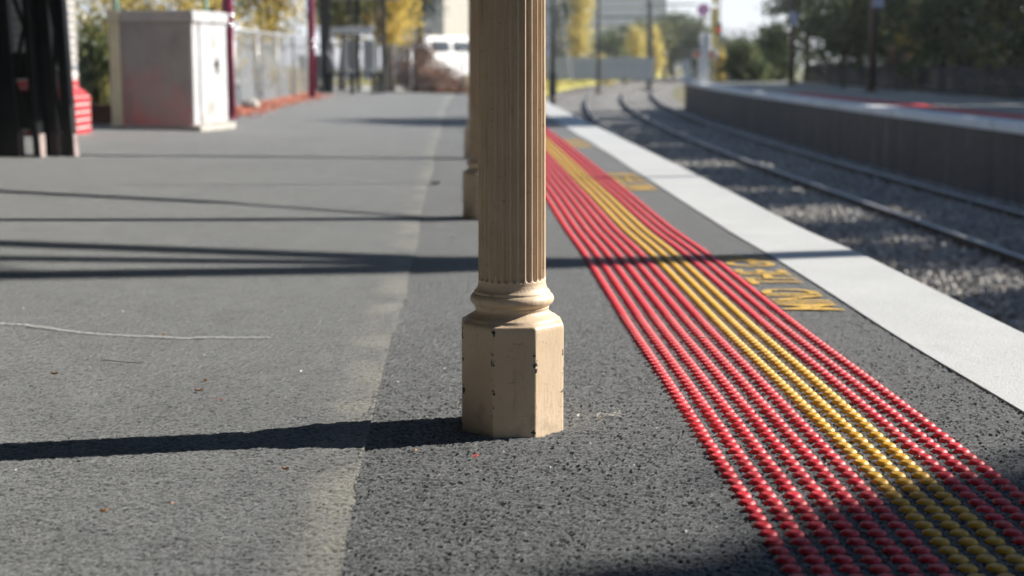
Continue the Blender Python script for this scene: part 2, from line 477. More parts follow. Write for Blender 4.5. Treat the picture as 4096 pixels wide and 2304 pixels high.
def put(name, me, parent=None, loc=None, **props):
    o = bpy.data.objects.new(name, me); C.objects.link(o)
    if parent is not None: o.parent = parent
    if loc is not None: o.location = loc
    for k, v in props.items(): o[k] = v
    return o
def part(name, mb, mats, parent, smooth=False, **props): return put(name, mb.mesh(name, mats, smooth), parent, **props)
def thing(name, label, cat, loc=(0, 0, 0), rz=0.0, group=None):
    o = bpy.data.objects.new(name, None); C.objects.link(o)
    o.empty_display_size = .1; o.location = loc; o.rotation_euler = (0, 0, rz)
    o['label'] = label; o['category'] = cat
    if group: o['group'] = group
    return o
def tag(o, label, cat, group=None):
    o['label'] = label; o['category'] = cat
    if group: o['group'] = group
    return o
def struct(name, me): return put(name, me, kind='structure')
def fast_mesh(name, V, F, mats, smooth=False, mi=None):
    """V (n,3) array, F (m,k) array with constant k"""
    me = bpy.data.meshes.new(name); V = np.ascontiguousarray(V, np.float32); F = np.ascontiguousarray(F, np.int32)
    m, k = F.shape
    me.vertices.add(len(V)); me.vertices.foreach_set("co", V.ravel())
    me.loops.add(m * k); me.loops.foreach_set("vertex_index", F.ravel())
    me.polygons.add(m); me.polygons.foreach_set("loop_start", np.arange(0, m * k, k, dtype=np.int32))
    for q in (mats if isinstance(mats, (list, tuple)) else [mats]): me.materials.append(q)
    if mi is not None: me.polygons.foreach_set("material_index", np.ascontiguousarray(mi, np.int32))
    me.polygons.foreach_set("use_smooth", np.full(m, bool(smooth)))
    me.update(calc_edges=True); me.validate(); return me
def copy_tree(o, parent=None):
    c = o.copy(); C.objects.link(c); c.parent = parent
    for ch in list(o.children): copy_tree(ch, c)
    return c

# ------------------------------------------------------------------ setting: platform, track pit, far ground
def strip_mesh(name, ts, ys, zf, mats, smooth=True, jit=None):
    """sheet between track offsets ts, along ys"""
    ys = np.asarray(ys, float); V = []
    for y in ys:
        c = cv(y)
        for i, t in enumerate(ts):
            tt = t + (jit(y) if (jit and i == len(ts) - 1) else 0)
            V.append((c + tt, y, zf(c + tt, y)))
    n = len(ts)
    F = [(j*n+i, j*n+i+1, (j+1)*n+i+1, (j+1)*n+i) for j in range(len(ys)-1) for i in range(n-1)]
    return fast_mesh(name, np.array(V), np.array(F), mats, smooth)
def rough(shape, seed, std, skew):
    """height of the exposed stone chips, in metres: rounded tops, deeper pits"""
    r = np.random.default_rng(seed); h = r.normal(size=shape)
    def sm(q): return (q + .30 * np.roll(q, 1, 0) + .35 * np.roll(q, 1, 1) + .12 * np.roll(np.roll(q, 1, 0), 1, 1)) / 1.15
    h = sm(h); w = r.normal(size=shape)
    for _ in range(2): w = (w + np.roll(w, 1, 0) + np.roll(w, -1, 0) + np.roll(w, 1, 1) + np.roll(w, -1, 1)) / 5
    w /= w.std(); h = .97 * h / h.std() + .18 * w
    h = np.where(h > .7, .7 + (h - .7) * .35, h); h = np.where(h < 0, np.maximum(h * skew, -2.8), h)
    return (h - h.max() * .0) * std
def paving(name, ts, ys, lift, mat, seed, std, jit=None):
    ts = np.asarray(ts, float); ys = np.asarray(ys, float); n = len(ts)
    T = np.repeat(ts[None], len(ys), 0)
    if jit: T[:, -1] += np.array([jit(y) for y in ys])
    Y = np.repeat(ys[:, None], n, 1); X = T + curve(Y); Z = gza(X, Y) + lift
    fine = np.diff(ts); finecol = np.zeros(n); finecol[1:] = fine < .02; finecol[:-1] = np.maximum(finecol[:-1], fine < .02)
    fade = np.clip((ys - 2.0) / .15, 0, 1) * np.clip((7.6 - ys) / 4.0, 0, 1) ** .8
    Z = Z + rough(Z.shape, seed, std, 1.5) * fade[:, None] * finecol[None]
    V = np.stack([X, Y, Z], -1).reshape(-1, 3)
    J, I = np.meshgrid(np.arange(len(ys) - 1), np.arange(n - 1), indexing='ij'); q = (J * n + I).ravel()
    me = fast_mesh(name, V, np.stack([q, q + 1, q + n + 1, q + n], 1), mat)
    fl = ((fade[:-1] > .02)[:, None] & (np.diff(ts) < .02)[None]).ravel()
    me.polygons.foreach_set("use_smooth", ~(fl & (np.random.default_rng(seed).random(len(fl)) < .55))); me.update(); return me
ysN = list(np.arange(-6, 2.0, .1)); y_ = 2.0
while y_ < 7.7: ysN.append(y_); y_ += .0047 + .0013 * (y_ - 2.0) ** 1.5
ysN += list(np.arange(7.75, 14, .1)) + list(np.arange(14, P_END + .01, .5))
struct("platform_base", paving("platform_base", [SEAM - .6] + list(np.arange(SEAM - .04, EDGE_IN + .02, .0046)), ysN, 0.0, M_ASPH2, 5, .00150))
jr = random.Random(3)
jp = [jr.gauss(0, 1) for _ in range(4000)]
def jag(y):
    i = int((y + 6) / .012); a = jp[i % 4000]; b_ = jp[(i // 7 + 900) % 4000]; c_ = jp[(i // 31 + 1900) % 4000]
    return .0016 * a + .0022 * b_ + .0030 * c_ + .012 * math.sin(y * 1.1 + .7) + .005 * math.sin(y * 2.7)
ysJ = [y for y in ysN if y < 7.72] + list(np.arange(7.75, 16, .06)) + list(np.arange(16, P_END + .01, .5))
struct("platform_paving", paving("platform_paving", [-7.5, -5, -3.5, -2.6] + list(np.arange(-2.3, SEAM + .001, .0050)), ysJ, .006, M_ASPH, 6, .00105, jag))
# white painted edge with a nosing and the wall beneath
ysC = list(np.arange(-6, 16, .25)) + list(np.arange(16, P_END + .01, .5))
mbc = []
prof = [(EDGE_IN - .003, -.005), (EDGE_IN, .0045), (EDGE_OUT - .012, .0045), (EDGE_OUT, -.004), (EDGE_OUT, -.09), (EDGE_OUT - .03, -.11)]
V = []
for y in ysC:
    c = cv(y); w = .006 * math.sin(y * .9) + .004 * math.sin(y * 2.3 + 1)
    for i, (t, dz) in enumerate(prof): V.append((c + t + (w if i < 2 else 0), y, gz(c + min(t, EDGE_OUT), y) + dz))
n_ = len(prof)
F = [(j*n_+i, j*n_+i+1, (j+1)*n_+i+1, (j+1)*n_+i) for j in range(len(ysC)-1) for i in range(n_-1)]
struct("platform_edge", fast_mesh("platform_edge", np.array(V), np.array(F), M_COPE))
V = []
for y in ysC:
    c = cv(y); V += [(c + EDGE_OUT - .04, y, gz(c + EDGE_OUT, y) - .1), (c + EDGE_OUT - .04, y, BALLAST_Z - .1)]
F = [(2*j, 2*j+1, 2*j+3, 2*j+2) for j in range(len(ysC)-1)]
V += [(cv(P_END) - 7.5, P_END, .2), (cv(P_END) + EDGE_OUT - .04, P_END, -.02), (cv(P_END) + EDGE_OUT - .04, P_END, BALLAST_Z - .1), (cv(P_END) - 7.5, P_END, BALLAST_Z - .1)]
F.append((len(V)-4, len(V)-3, len(V)-2, len(V)-1))
tag(put("platform_wall", fast_mesh("platform_wall", np.array(V), np.array(F), M_WALL)), "dark stained wall under the near white platform edge", "wall")

# ballast bed
ysB = list(np.arange(-6, 60, 1.0)) + list(np.arange(60, 240, 4.0))
def bedz(x, y):
    t = x - cv(y); return BALLAST_Z + (.05 if 3.9 < t < 5.2 else 0) + .015 * math.sin(t * 2.1 + y * .4)
struct("ballast_bed", strip_mesh("ballast_bed", [1.4, 1.9, 2.4, 3.0, 3.6, 4.2, 4.8, 5.4, 6.0, 6.6, 7.2, 7.8, 8.3], ysB, bedz, M_BED))
def stones(n, y0, y1, smin, smax):
    base = np.array([(1,0,0),(-1,0,0),(0,1,0),(0,-1,0),(0,0,1),(0,0,-1),(.62,.62,.5),(-.6,.65,-.4)], float)
    tris = np.array([(0,6,4),(6,2,4),(0,2,6),(2,7,4),(7,1,4),(2,1,7),(1,3,4),(3,0,4),(2,0,5),(1,2,5),(3,1,5),(0,3,5)])
    y = RNG.uniform(y0, y1, n); t = RNG.uniform(1.84, 7.85, n); x = curve(y) + t
    on = ((np.abs(y % .68 - .34) < .12) & ((np.abs(t - 3.05) < 1.3) | (np.abs(t - 6.35) < 1.3))) & (RNG.random(n) < .75)
    x, y = x[~on], y[~on]; n = len(x)
    s = RNG.uniform(smin, smax, (n, 1, 1)) * RNG.uniform(.6, 1.15, (n, 1, 3))
    v = base[None] * (1 + RNG.uniform(-.25, .25, (n, 8, 3))) * s
    a = RNG.uniform(0, 6.28, n); b_ = RNG.uniform(-.7, .7, n)
    ca, sa = np.cos(a)[:, None], np.sin(a)[:, None]; cb, sb = np.cos(b_)[:, None], np.sin(b_)[:, None]
    X = v[..., 0] * ca - v[..., 1] * sa; Y = v[..., 0] * sa + v[..., 1] * ca; Z = v[..., 2]
    Y, Z = Y * cb - Z * sb, Y * sb + Z * cb
    tt = x - curve(y)
    zz = BALLAST_Z + .018 + np.where((tt > 3.9) & (tt < 5.2), .05, 0) + RNG.uniform(-.01, .03, n)
    V = np.stack([X + x[:, None], Y + y[:, None], Z + zz[:, None]], -1).reshape(-1, 3)
    F = (tris[None] + (np.arange(n) * 8)[:, None, None]).reshape(-1, 3)
    return V, F
V1, F1 = stones(26000, 11, 24, .020, .042)
V2, F2 = stones(17000, 24, 48, .026, .05)
o = put("ballast", fast_mesh("ballast", np.vstack([V1, V2]), np.vstack([F1, F2 + len(V1)]), M_STONE), kind="stuff")
o['label'] = "grey broken stone ballast lying between and beside the rails"

# rails and sleepers
def rail_mb(t, y0, y1):
    pf = [(-.07, 0), (.07, 0), (.07, .012), (.012, .03), (.012, .10), (.035, .112), (.035, .14), (.028, .148), (-.028, .148), (-.035, .14), (-.035, .112), (-.012, .10), (-.012, .03), (-.07, .012)]
    ys = list(np.arange(y0, 40, 1.0)) + list(np.arange(40, y1, 2.0)); V = []; n = len(pf)
    for y in ys:
        c = cv(y)
        for a, z in pf: V.append((c + t + a, y, RAIL_Z - .148 + z))
    F = []; mi = []
    for j in range(len(ys) - 1):
        for i in range(n):
            k = (i + 1) % n; F.append((j*n+i, j*n+k, (j+1)*n+k, (j+1)*n+i)); mi.append(1 if i in (6, 7, 8) else 0)
    return fast_mesh("rail", np.array(V), np.array(F), [M_RUST, M_RAILTOP], mi=mi)
slm = MB().bbox((0, 0, 0), (2.55, .24, .13), .02).mesh("sleeper", M_SLEEPER)
for lab, ta, tb in (("near railway track whose left rail hides under the white edge", 2.25, 3.85), ("far railway track running below the opposite platform wall", 5.55, 7.15)):
    tr = thing("railway_track", lab, "railway track", (0, 0, 0), group="railway tracks")
    put("rail", rail_mb(ta, -6, 200), tr); put("rail", rail_mb(tb, -6, 200), tr)
    y = 8.0
    while y < 85:
        s_ = put("sleeper", slm, tr)
        s_.location = (cv(y) + (ta + tb) / 2, y + random.uniform(-.02, .02), RAIL_Z - .148 - .062 + random.uniform(-.008, .004))
        s_.rotation_euler = (0, random.uniform(-.01, .01), math.atan(-(cv(y + 1) - cv(y))) * -1 + random.uniform(-.015, .015))
        y += .68

# opposite platform
ysR = list(np.arange(-6, R_END + .01, 1.0))
rz_ = lambda x, y: R_Z
struct("opposite_platform", strip_mesh("opposite_platform", [R_EDGE + .40, R_EDGE + 1.5, R_EDGE + 3, 20.0], ysR, rz_, M_ASPH))
prof = [(R_EDGE + .42, .004), (R_EDGE + .01, .004), (R_EDGE, -.006), (R_EDGE, -.13), (R_EDGE + .05, -.15)]
V = []
for y in ysR:
    for t, dz in prof: V.append((cv(y) + t, y, R_Z + dz))
F = [(j*5+i+1, j*5+i, (j+1)*5+i, (j+1)*5+i+1) for j in range(len(ysR)-1) for i in range(4)]
struct("opposite_platform_edge", fast_mesh("opposite_platform_edge", np.array(V), np.array(F), M_COPE2))
V = []
for y in ysR: V += [(cv(y) + R_EDGE + .05, y, R_Z - .14), (cv(y) + R_EDGE + .05, y, BALLAST_Z - .1)]
F = [(2*j+1, 2*j, 2*j+2, 2*j+3) for j in range(len(ysR)-1)]
V += [(cv(R_END) + R_EDGE, R_END, R_Z - .01), (cv(R_END) + 20, R_END, R_Z - .01), (cv(R_END) + 20, R_END, -1.3), (cv(R_END) + R_EDGE, R_END, -1.3)]
F.append((len(V)-1, len(V)-2, len(V)-3, len(V)-4))
tag(put("opposite_platform_wall", fast_mesh("opposite_platform_wall", np.array(V), np.array(F), M_WALL)), "tall dark stained brick wall under the far white platform edge", "wall")
mb = strip_mesh("tactile_mat", [R_EDGE + .70, R_EDGE + .705, R_EDGE + 1.295, R_EDGE + 1.30], list(np.arange(-4, 44, 1.0)), lambda x, y: R_Z + (.012 if R_EDGE + .702 < x - cv(y) < R_EDGE + 1.298 else .001), M_RED2)
tag(put("tactile_strip", mb), "red tactile strip along the opposite platform behind its white edge", "tactile strip")

# ground out to the horizon
g = MB(); g.add([(-320, -60, -1.36), (320, -60, -1.36), (320, 420, -1.36), (-320, 420, -1.36)], [(0, 1, 2, 3)])
struct("ground", g.mesh("ground", M_GRASSG))
g = MB(); g.add([(-60, P_END + .02, -.12), (cv(P_END) + 1.2, P_END + .02, -.12), (1.0, 60, -.25), (-2, 100, -.35), (-60, 100, -.3)], [(0, 1, 2, 3, 4)])
struct("street_ground", g.mesh("street_ground", M_CONC))
g = MB(); g.add([(-60, 14, .02), (-4.62, 14, .02), (-5.0, 21, .03), (-5.6, P_END, .03), (-60, P_END, .02)], [(0, 1, 2, 3, 4)])
struct("garden_ground", g.mesh("garden_ground", M_SOIL))
# sunny grass bank left of the far track
V = []; ysG = list(np.arange(66, 190, 3.0))
for y in ysG:
    c = cv(y); w = 1 if y < 160 else .5
    V += [(c - 8, y, -.25), (c - 2, y, -.35), (c + 1.0, y, -1.22)]
F = [(3*j+i, 3*j+i+1, 3*j+i+4, 3*j+i+3) for j in range(len(ysG)-1) for i in range(2)]
struct("grass_bank", fast_mesh("grass_bank", np.array(V), np.array(F), M_GRASSP))
n = 9000
gy = RNG.uniform(66, 180, n); gt = RNG.uniform(-7.8, .6, n); gx = curve(gy) + gt
gzv = np.where(gt < -2, -.25 - .1 * (gt + 8) / 6, -.35 - .87 * (gt + 2) / 3)
a = RNG.uniform(0, 6.28, n); hgt = RNG.uniform(.08, .28, n); w = .09
V = np.stack([np.stack([gx - w*np.cos(a), gy - w*np.sin(a), gzv], -1), np.stack([gx + w*np.cos(a), gy + w*np.sin(a), gzv], -1), np.stack([gx + RNG.uniform(-.1,.1,n), gy + RNG.uniform(-.1,.1,n), gzv + hgt], -1)], 1).reshape(-1, 3)
o = put("grass", fast_mesh("grass", V, np.arange(3*n).reshape(-1, 3), M_GRASS), kind="stuff")
o['label'] = "dry yellow grass on the bank beside the far bend of the track"

# ------------------------------------------------------------------ iron columns
NF = 28; SEG = NF * 10
def octr(th, ap=.1168, rot=rad(2.3), clip=.1257):
    q = math.pi / 4; d = (th - rot + math.pi/2 + q/2) % q - q/2
    return min(ap / math.cos(d), clip)
def column_parts():
    ths = [2 * math.pi * k / SEG for k in range(SEG)]
    def loft(rows, cap_top=False):
        mb = MB(); V = []
        for z, rf in rows:
            for th in ths:
                r = rf(th); V.append((r * math.cos(th), r * math.sin(th), z))
        F = [(i*SEG+k, i*SEG+(k+1) % SEG, (i+1)*SEG+(k+1) % SEG, (i+1)*SEG+k) for i in range(len(rows)-1) for k in range(SEG)]
        mb.add(V, F); return mb
    O = lambda s: (lambda th: octr(th) * s)
    B = lambda f, s, r: (lambda th: octr(th) * s * (1 - f) + r * f)
    CR = lambda r: (lambda th: r)
    plinth = [(-.03, O(1)), (0, O(1)), (.03, O(1)), (.06, O(.999)), (.10, O(1)), (.15, O(1)), (.20, O(1)), (.238, O(1)), (.2445, O(.998)), (.2485, O(.988)), (.2515, O(.972)), (.2525, O(.962))]
    mold = [(.2525, O(.962)), (.2535, B(.15, .95, .106)), (.256, B(.55, .94, .1065)), (.2585, B(.9, .94, .106)), (.2605, CR(.1055)), (.2625, CR(.1035)), (.2635, CR(.1005)), (.2660, CR(.0965)), (.2690, CR(.0915)), (.2725, CR(.0870)), (.2760, CR(.0845)), (.2800, CR(.0835)),
            (.2815, CR(.0850)), (.2840, CR(.0862)), (.2862, CR(.0852)), (.2875, CR(.0858)), (.2895, CR(.0885)), (.2925, CR(.0925)), (.2965, CR(.0955)), (.3010, CR(.0968)), (.3060, CR(.0966)), (.3105, CR(.0948)), (.3140, CR(.0918)), (.3160, CR(.0893)), (.3170, CR(.0880)),
            (.3185, CR(.0884)), (.3210, CR(.0876)), (.3232, CR(.0855)), (.3245, CR(.0838)), (.3275, CR(.0815)), (.3310, CR(.0800)), (.3350, CR(.0790)), (.3400, CR(.0783))]
    def fl(z):
        zt = min(max((z - .34) / 2.2, 0), 1); rs = .0780 - .0085 * zt
        u = (z - .3475)
        top = 2.52 - z
        u = min(u, top)
        if u <= 0: return CR(rs)
        k = min(u / .0075, 1); hw = .375 * math.sqrt(max(0, 1 - (1 - k) ** 2)); dep = .0078 * min(1, .45 + .55 * k)
        def f(th):
            ph = (th / (2 * math.pi) * NF + .23) % 1 - .5
            if abs(ph) >= hw: return rs
            return rs - dep * math.sqrt(1 - (ph / hw) ** 2)
        return f
    zs = [.3400, .3440, .3470, .3476, .3482, .3490, .3500, .3512, .3526, .3542, .3560, .38, .5, .7, .9, 1.1, 1.3, 1.6, 2.0, 2.4, 2.51, 2.516, 2.522, 2.53]
    shaft = [(z, fl(z)) for z in zs]
    rt = .0695
    cap = [(2.53, CR(rt)), (2.54, CR(rt + .012)), (2.56, CR(rt + .012)), (2.57, CR(rt)), (2.60, CR(rt + .004)), (2.66, CR(rt + .03)), (2.70, CR(rt + .055)), (2.72, CR(rt + .06)), (2.76, CR(rt + .06)), (2.8, CR(rt + .06)), (2.80, CR(.01))]
    return (loft(plinth).mesh("plinth", M_PLINTH, True), loft(mold).mesh("base_moulding", M_COL, True), loft(shaft).mesh("fluted_shaft", M_COL, True), loft(cap).mesh("capital", M_COL, True))
pm = column_parts()
pm[0].polygons.foreach_set('use_smooth', [i >= SEG * 7 for i in range(len(pm[0].polygons))]); pm[0].update()
colx = [(.0, 3.58, "cream fluted iron column in sharp focus at the middle of the platform"),
        (-.155, 8.62, "cream fluted iron column mostly hidden behind the front column, second in the row"),
        (-.30, 13.60, "blurred cream fluted column third in the row, just left of the second")]
for x, y, lab in colx:
    t_ = thing("iron_column", lab, "column", (x, y, gz(x, y)), 0, "fluted iron columns along the platform")
    for nm, me in zip(("plinth", "base_moulding", "fluted_shaft", "capital"), pm):
        put(nm, me, t_)
    for q in t_.children:
        if q.name.startswith("plinth"):
            pass

# canopy carried by the columns (over the camera's head, out of the frame, shades the left of the platform)
cy0, cy1 = -24.0, 14.3  # roof lengthened far behind the camera to block sky light
cn = thing("platform_canopy", "iron verandah roof carried over the platform by the fluted columns", "canopy", (0, 0, 0))
CT = 1.0
V = []
for y in (cy0, cy1):
    c = cv(y)
    V += [(c + CT, y, 3.02), (c - 4.2, y, 3.55), (c - 8.2, y, 3.55), (c + CT, y, 3.07), (c - 4.2, y, 3.6), (c - 8.2, y, 3.6)]
mb = MB(); mb.add(V, [(0,1,7,6),(1,2,8,7),(4,3,9,10),(5,4,10,11),(0,3,4,1),(1,4,5,2),(6,7,10,9),(7,8,11,10),(3,0,6,9),(2,5,11,8)])
part("roof", mb, M_CEIL, cn)
mb = MB()
a0, a1 = cv(cy0) + CT, cv(cy1) + CT
L_ = math.hypot(a1 - a0, cy1 - cy0); ang = math.atan2(-(a1 - a0), cy1 - cy0)
mb.box(((a0 + a1) / 2, (cy0 + cy1) / 2, 2.92), (.04, L_, .19), ang)
part("valance", mb, M_MAROON, cn)
mb = MB(); x0, x1 = colx[0][0], colx[2][0]
mb.box((cv(-4.85) + .14, -4.85, 2.92), (.14, 38.2, .16), ang)
part("beam", mb, M_MAROON, cn)

sb = thing("platform_building", "long brick station building under the canopy beside the camera, outside the view", "building", (0, 0, .1))  # unseen building and end wall, added to keep sky light out
part("wall", MB().box((-7.3, -6, 1.7), (1.0, 36, 3.5)), M_GBRICK, sb)
for k in range(4):
    part("door", MB().bbox((-6.78, -14 + 7 * k, 1.1), (.05, 1.1, 2.2), .01), M_BLACK, sb)
    part("window", MB().bbox((-6.78, -11 + 7 * k, 1.6), (.05, 1.4, 1.3), .01), M_GLASS, sb)
part("end_wall", MB().box((-3.4, -24, 1.7), (7.0, .3, 3.5)), M_GBRICK, sb)

# ------------------------------------------------------------------ tactile studs
def stud_mesh(mat, fine=True):
    mb = MB(); n = 20 if fine else 8
    mb.lathe([(.0180, -.002), (.0180, .0014), (.0171, .0030), (.0134, .0066), (.0122, .0073), (.0072, .0076), (.001, .0077)], n)
    me_f = len(mb.f)
    if fine:
        for ring, cnt in ((0, 1), (.0040, 6), (.0078, 12), (.0108, 16)):
            for k in range(cnt):
                a = 2 * math.pi * k / max(cnt, 1) + ring * 90; x, y = ring * math.cos(a), ring * math.sin(a); h = .0011 if fine else 0; w = .00115
                mb.add([(x - w, y, .0070), (x, y - w, .0070), (x + w, y, .0070), (x, y + w, .0070), (x, y, .0078 + h)], [(0, 1, 4), (1, 2, 4), (2, 3, 4), (3, 0, 4)])
    return mb.mesh("stud", mat, False)
tact = thing("tactile_paving", "strip of round studs, six red rows, three yellow, three red, beside the white edge", "tactile paving", (0, 0, 0))
sm_r, sm_y = stud_mesh(M_RED), stud_mesh(M_YEL)
for me in (sm_r, sm_y):
    me.polygons.foreach_set("use_smooth", [i < 20 * 6 for i in range(len(me.polygons))]); me.update()
T0 = .560                                   # first row, measured across the track
rows = [T0 + .05 * i for i in range(12)]
D0 = 3.55
spots = []
y = 1.95
while y < 37.5:
    wob = .003 * math.sin(y * .8 + 1)
    for i, t in enumerate(rows):
        spots.append((cv(y) + t + wob, y - .035 * (t - .8) * -1, 1 if 6 <= i <= 8 else 0, i))
    y += .05
def inview(x, y):
    d = y * math.cos(rad(PITCH)) + EYE * math.sin(rad(PITCH)); v = (EYE * math.cos(rad(PITCH)) - y * math.sin(rad(PITCH))) / d
    return x / d < .34 and v < .192
near = [s_ for s_ in spots if inview(s_[0], s_[1])][:300]
nearset = set((s_[0], s_[1]) for s_ in near)
for x, y, c_, i in near:
    o = put("stud", sm_y if c_ else sm_r, tact, (x + random.uniform(-.0009, .0009), y + random.uniform(-.0009, .0009), gz(x, y) + random.uniform(-.0006, .0004)))
    o.rotation_euler = (0, 0, random.uniform(0, 6.28))
def stud_cloud(pts, fine):
    src = stud_mesh(M_RED, fine)
    v0 = np.array([q.co[:] for q in src.vertices]); src.calc_loop_triangles()
    t0 = np.array([q.vertices[:] for q in src.loop_triangles]); bpy.data.meshes.remove(src)
    P = np.array([(p[0], p[1], gz(p[0], p[1])) for p in pts]); k = len(P)
    V = (v0[None] + P[:, None]).reshape(-1, 3); F = (t0[None] + (np.arange(k) * len(v0))[:, None, None]).reshape(-1, 3)
    mi = np.repeat(np.array([p[2] for p in pts]), len(t0)); return V, F, mi
rest = [s_ for s_ in spots if (s_[0], s_[1]) not in nearset]
VA, FA, MA = stud_cloud([s_ for s_ in rest if s_[1] < 5.2], True)
VB, FB, MB_ = stud_cloud([s_ for s_ in rest if s_[1] >= 5.2], False)
o = put("stud", fast_mesh("far_studs", np.vstack([VA, VB]), np.vstack([FA, FB + len(VA)]), [M_RED, M_YEL], mi=np.concatenate([MA, MB_])), tact, kind="stuff")

# ------------------------------------------------------------------ painted words MIND THE GAP
def word_mesh(txt, y0, y1, t0, t1):
    cu = bpy.data.curves.new(txt.lower(), 'FONT'); cu.body = txt; cu.offset = .014; cu.resolution_u = 3
    ob = bpy.data.objects.new("lettering", cu); C.objects.link(ob)
    dg = bpy.context.evaluated_depsgraph_get(); dg.update()
    me0 = bpy.data.meshes.new_from_object(ob.evaluated_get(dg))
    v = np.array([q.co[:2] for q in me0.vertices]); F = [tuple(p.vertices) for p in me0.polygons]
    bpy.data.objects.remove(ob); bpy.data.curves.remove(cu); bpy.data.meshes.remove(me0)
    lo, hi = v.min(0), v.max(0); u = (v - lo) / (hi - lo)
    yy = y0 + u[:, 0] * (y1 - y0); tt = t1 - u[:, 1] * (t1 - t0); xx = curve(yy) + tt
    zz = gza(xx, yy) + .005
    mb = MB(); mb.add(list(zip(xx, yy, zz)), F); return mb.mesh("word", M_WORD)
for k, (ys_, lab) in enumerate([(5.37, "nearest yellow painted warning MIND THE GAP between red studs and white edge"), (10.42, "second, blurred yellow MIND THE GAP painted beside the white edge"), (15.45, "third and faintest yellow MIND THE GAP painted far along the edge"), (20.5, "fourth yellow MIND THE GAP lettering hidden far behind the front column")][:3]):
    pl = thing("painted_lettering", lab, "lettering", (0, 0, 0), group="yellow warnings painted along the platform")
    for txt, a, b_ in (("MIND", 0, .49), ("THE", .61, 1.02), ("GAP", 1.12, 1.50)):
        put("word", word_mesh(txt, ys_ + a, ys_ + b_, 1.135, 1.345), pl)

# ------------------------------------------------------------------ bits lying on the platform
def line_strip(pts, w, dz):
    mb = MB(); V = []
    for i, (x, y) in enumerate(pts):
        d = Vector((pts[min(i+1, len(pts)-1)][0] - pts[max(i-1, 0)][0], pts[min(i+1, len(pts)-1)][1] - pts[max(i-1, 0)][1])).normalized()
        ww = w * random.uniform(.6, 1.2)
        V += [(x - d.y * ww, y + d.x * ww, gz(x, y) + dz), (x + d.y * ww, y - d.x * ww, gz(x, y) + dz)]
    mb.add(V, [(2*i, 2*i+1, 2*i+3, 2*i+2) for i in range(len(pts)-1)]); return mb
def onground(px, py, z=0.0):
    """platform point seen at photo pixel (2576 wide) - used once to read off positions"""
    f = 3935.; u = (px - 1288) / f; v = (724.5 - py) / f; ph = rad(PITCH); h = EYE - z
    for _ in range(6):
        d = h / (math.sin(ph) - v * math.cos(ph)); X = u * d; Y = d * (math.cos(ph) + v * math.sin(ph)); h = EYE - gz(X, Y)
    return X, Y
pp = [(0, 822), (60, 825), (120, 833), (180, 842), (250, 849), (330, 853), (420, 857), (470, 860), (510, 857), (570, 858), (630, 858), (685, 857)]
pts = []
for (ax, ay), (bx, by) in zip(pp[:-1], pp[1:]):
    for q in range(10): pts.append(onground(ax + (bx-ax)*q/10, ay + (by-ay)*q/10 + random.uniform(-.8, .8)))
pts = [(onground(-80, 816))] + pts
tag(part("scrape_mark", line_strip(pts, .0042, .0115), M_CHALK, None), "thin wavy white scratch across the left paving", "scratch")
a = onground(252, 916); b_ = onground(352, 926)
tw = thing("twig", "thin dark twig on the left paving below the white scratch", "twig", (a[0], a[1], gz(*a)))
mb = MB(); L_ = Vector((b_[0]-a[0], b_[1]-a[1], 0))
mb.tube([L_ * q + Vector((0, .002 * math.sin(q * 5), .011 + .001 * math.sin(q * 9))) for q in (0, .2, .4, .6, .8, 1)], [.0011, .0013, .0012, .0011, .001, .0007], 6)
part("stem", mb, M_TWIG, tw)
mb = MB(); mb.tube([L_ * .95 + Vector((0, 0, .010)), L_ * 1.03 + Vector((.004, .012, .012))], [.0016, .001], 5); part("bud", mb, M_TWIG, tw)
def flake(name, px, py, l, w, rz, mat, label, cat, curl=.004):
    x, y = onground(px, py); mb = MB(); V = []; n = 7
    for i in range(n):
        q = i / (n - 1); ww = w * math.sin(math.pi * min(max(q, .08), .92)) * random.uniform(.75, 1.1)
        for s_ in (-1, 0, 1): V.append(((q - .5) * l, s_ * ww / 2, .007 + .0015 + curl * (abs(s_) + (q - .5) ** 2 * 3) + random.uniform(0, .001)))
    F = [(3*i+k, 3*(i+1)+k, 3*(i+1)+k+1, 3*i+k+1) for i in range(n-1) for k in (0, 1)]
    nb = len(V)
    V += [(p[0], p[1], p[2] - .0008) for p in V]; F += [tuple(q + nb for q in f[::-1]) for f in F]
    mb.add(V, F); o = put(name, mb.mesh(name, mat), None, (x, y, gz(x, y))); o.rotation_euler = (0, 0, rz)
    return tag(o, label, cat)
flake("dead_leaf", 500, 1000-8, .020, .006, .3, M_LEAFB, "orange brown leaf curled up above the column's long shadow", "leaf")
flake("dead_leaf", 412, 851, .010, .007, 1.0, M_LEAFB, "tiny brown leaf crumb sitting on the white scratch", "leaf")
flake("dead_leaf", 137, 950, .018, .004, .1, M_LEAFB, "slim tan leaf sliver at the far left of the paving", "leaf")
flake("dead_leaf", 552, 1013, .016, .006, -.2, M_LEAFR, "small pink-red leaf scrap right of the orange leaf", "leaf", .001)
flake("dead_leaf", 718, 1192, .014, .005, .1, M_LEAFB, "brown leaf fleck just below the column's shadow", "leaf")
flake("dead_leaf", 262, 1299, .016, .005, .6, M_LEAFB, "brown leaf fleck on the paving at lower left", "leaf")
flake("dead_leaf", 518, 966, .009, .005, .4, M_LEAFB, "tiny orange crumb on paving between twig and seam", "leaf")
flake("dead_leaf", 1196, 1160, .020, .005, .9, M_LEAFR, "red leaf sliver on the dark asphalt below the front column", "leaf")
flake("paper_scrap", 1140, 602, .030, .025, .2, M_LEAFP, "small white paper scrap left of the front column's shaft", "litter", .006)
flake("paper_scrap", 1774, 857, .032, .010, .1, M_LEAFP, "small white paper strip resting among the red studs", "litter", .003)
flake("paper_scrap", 1003, 971, .018, .006, .2, M_LEAFP, "pale scrap on dark asphalt right of the paving seam", "litter", .002)
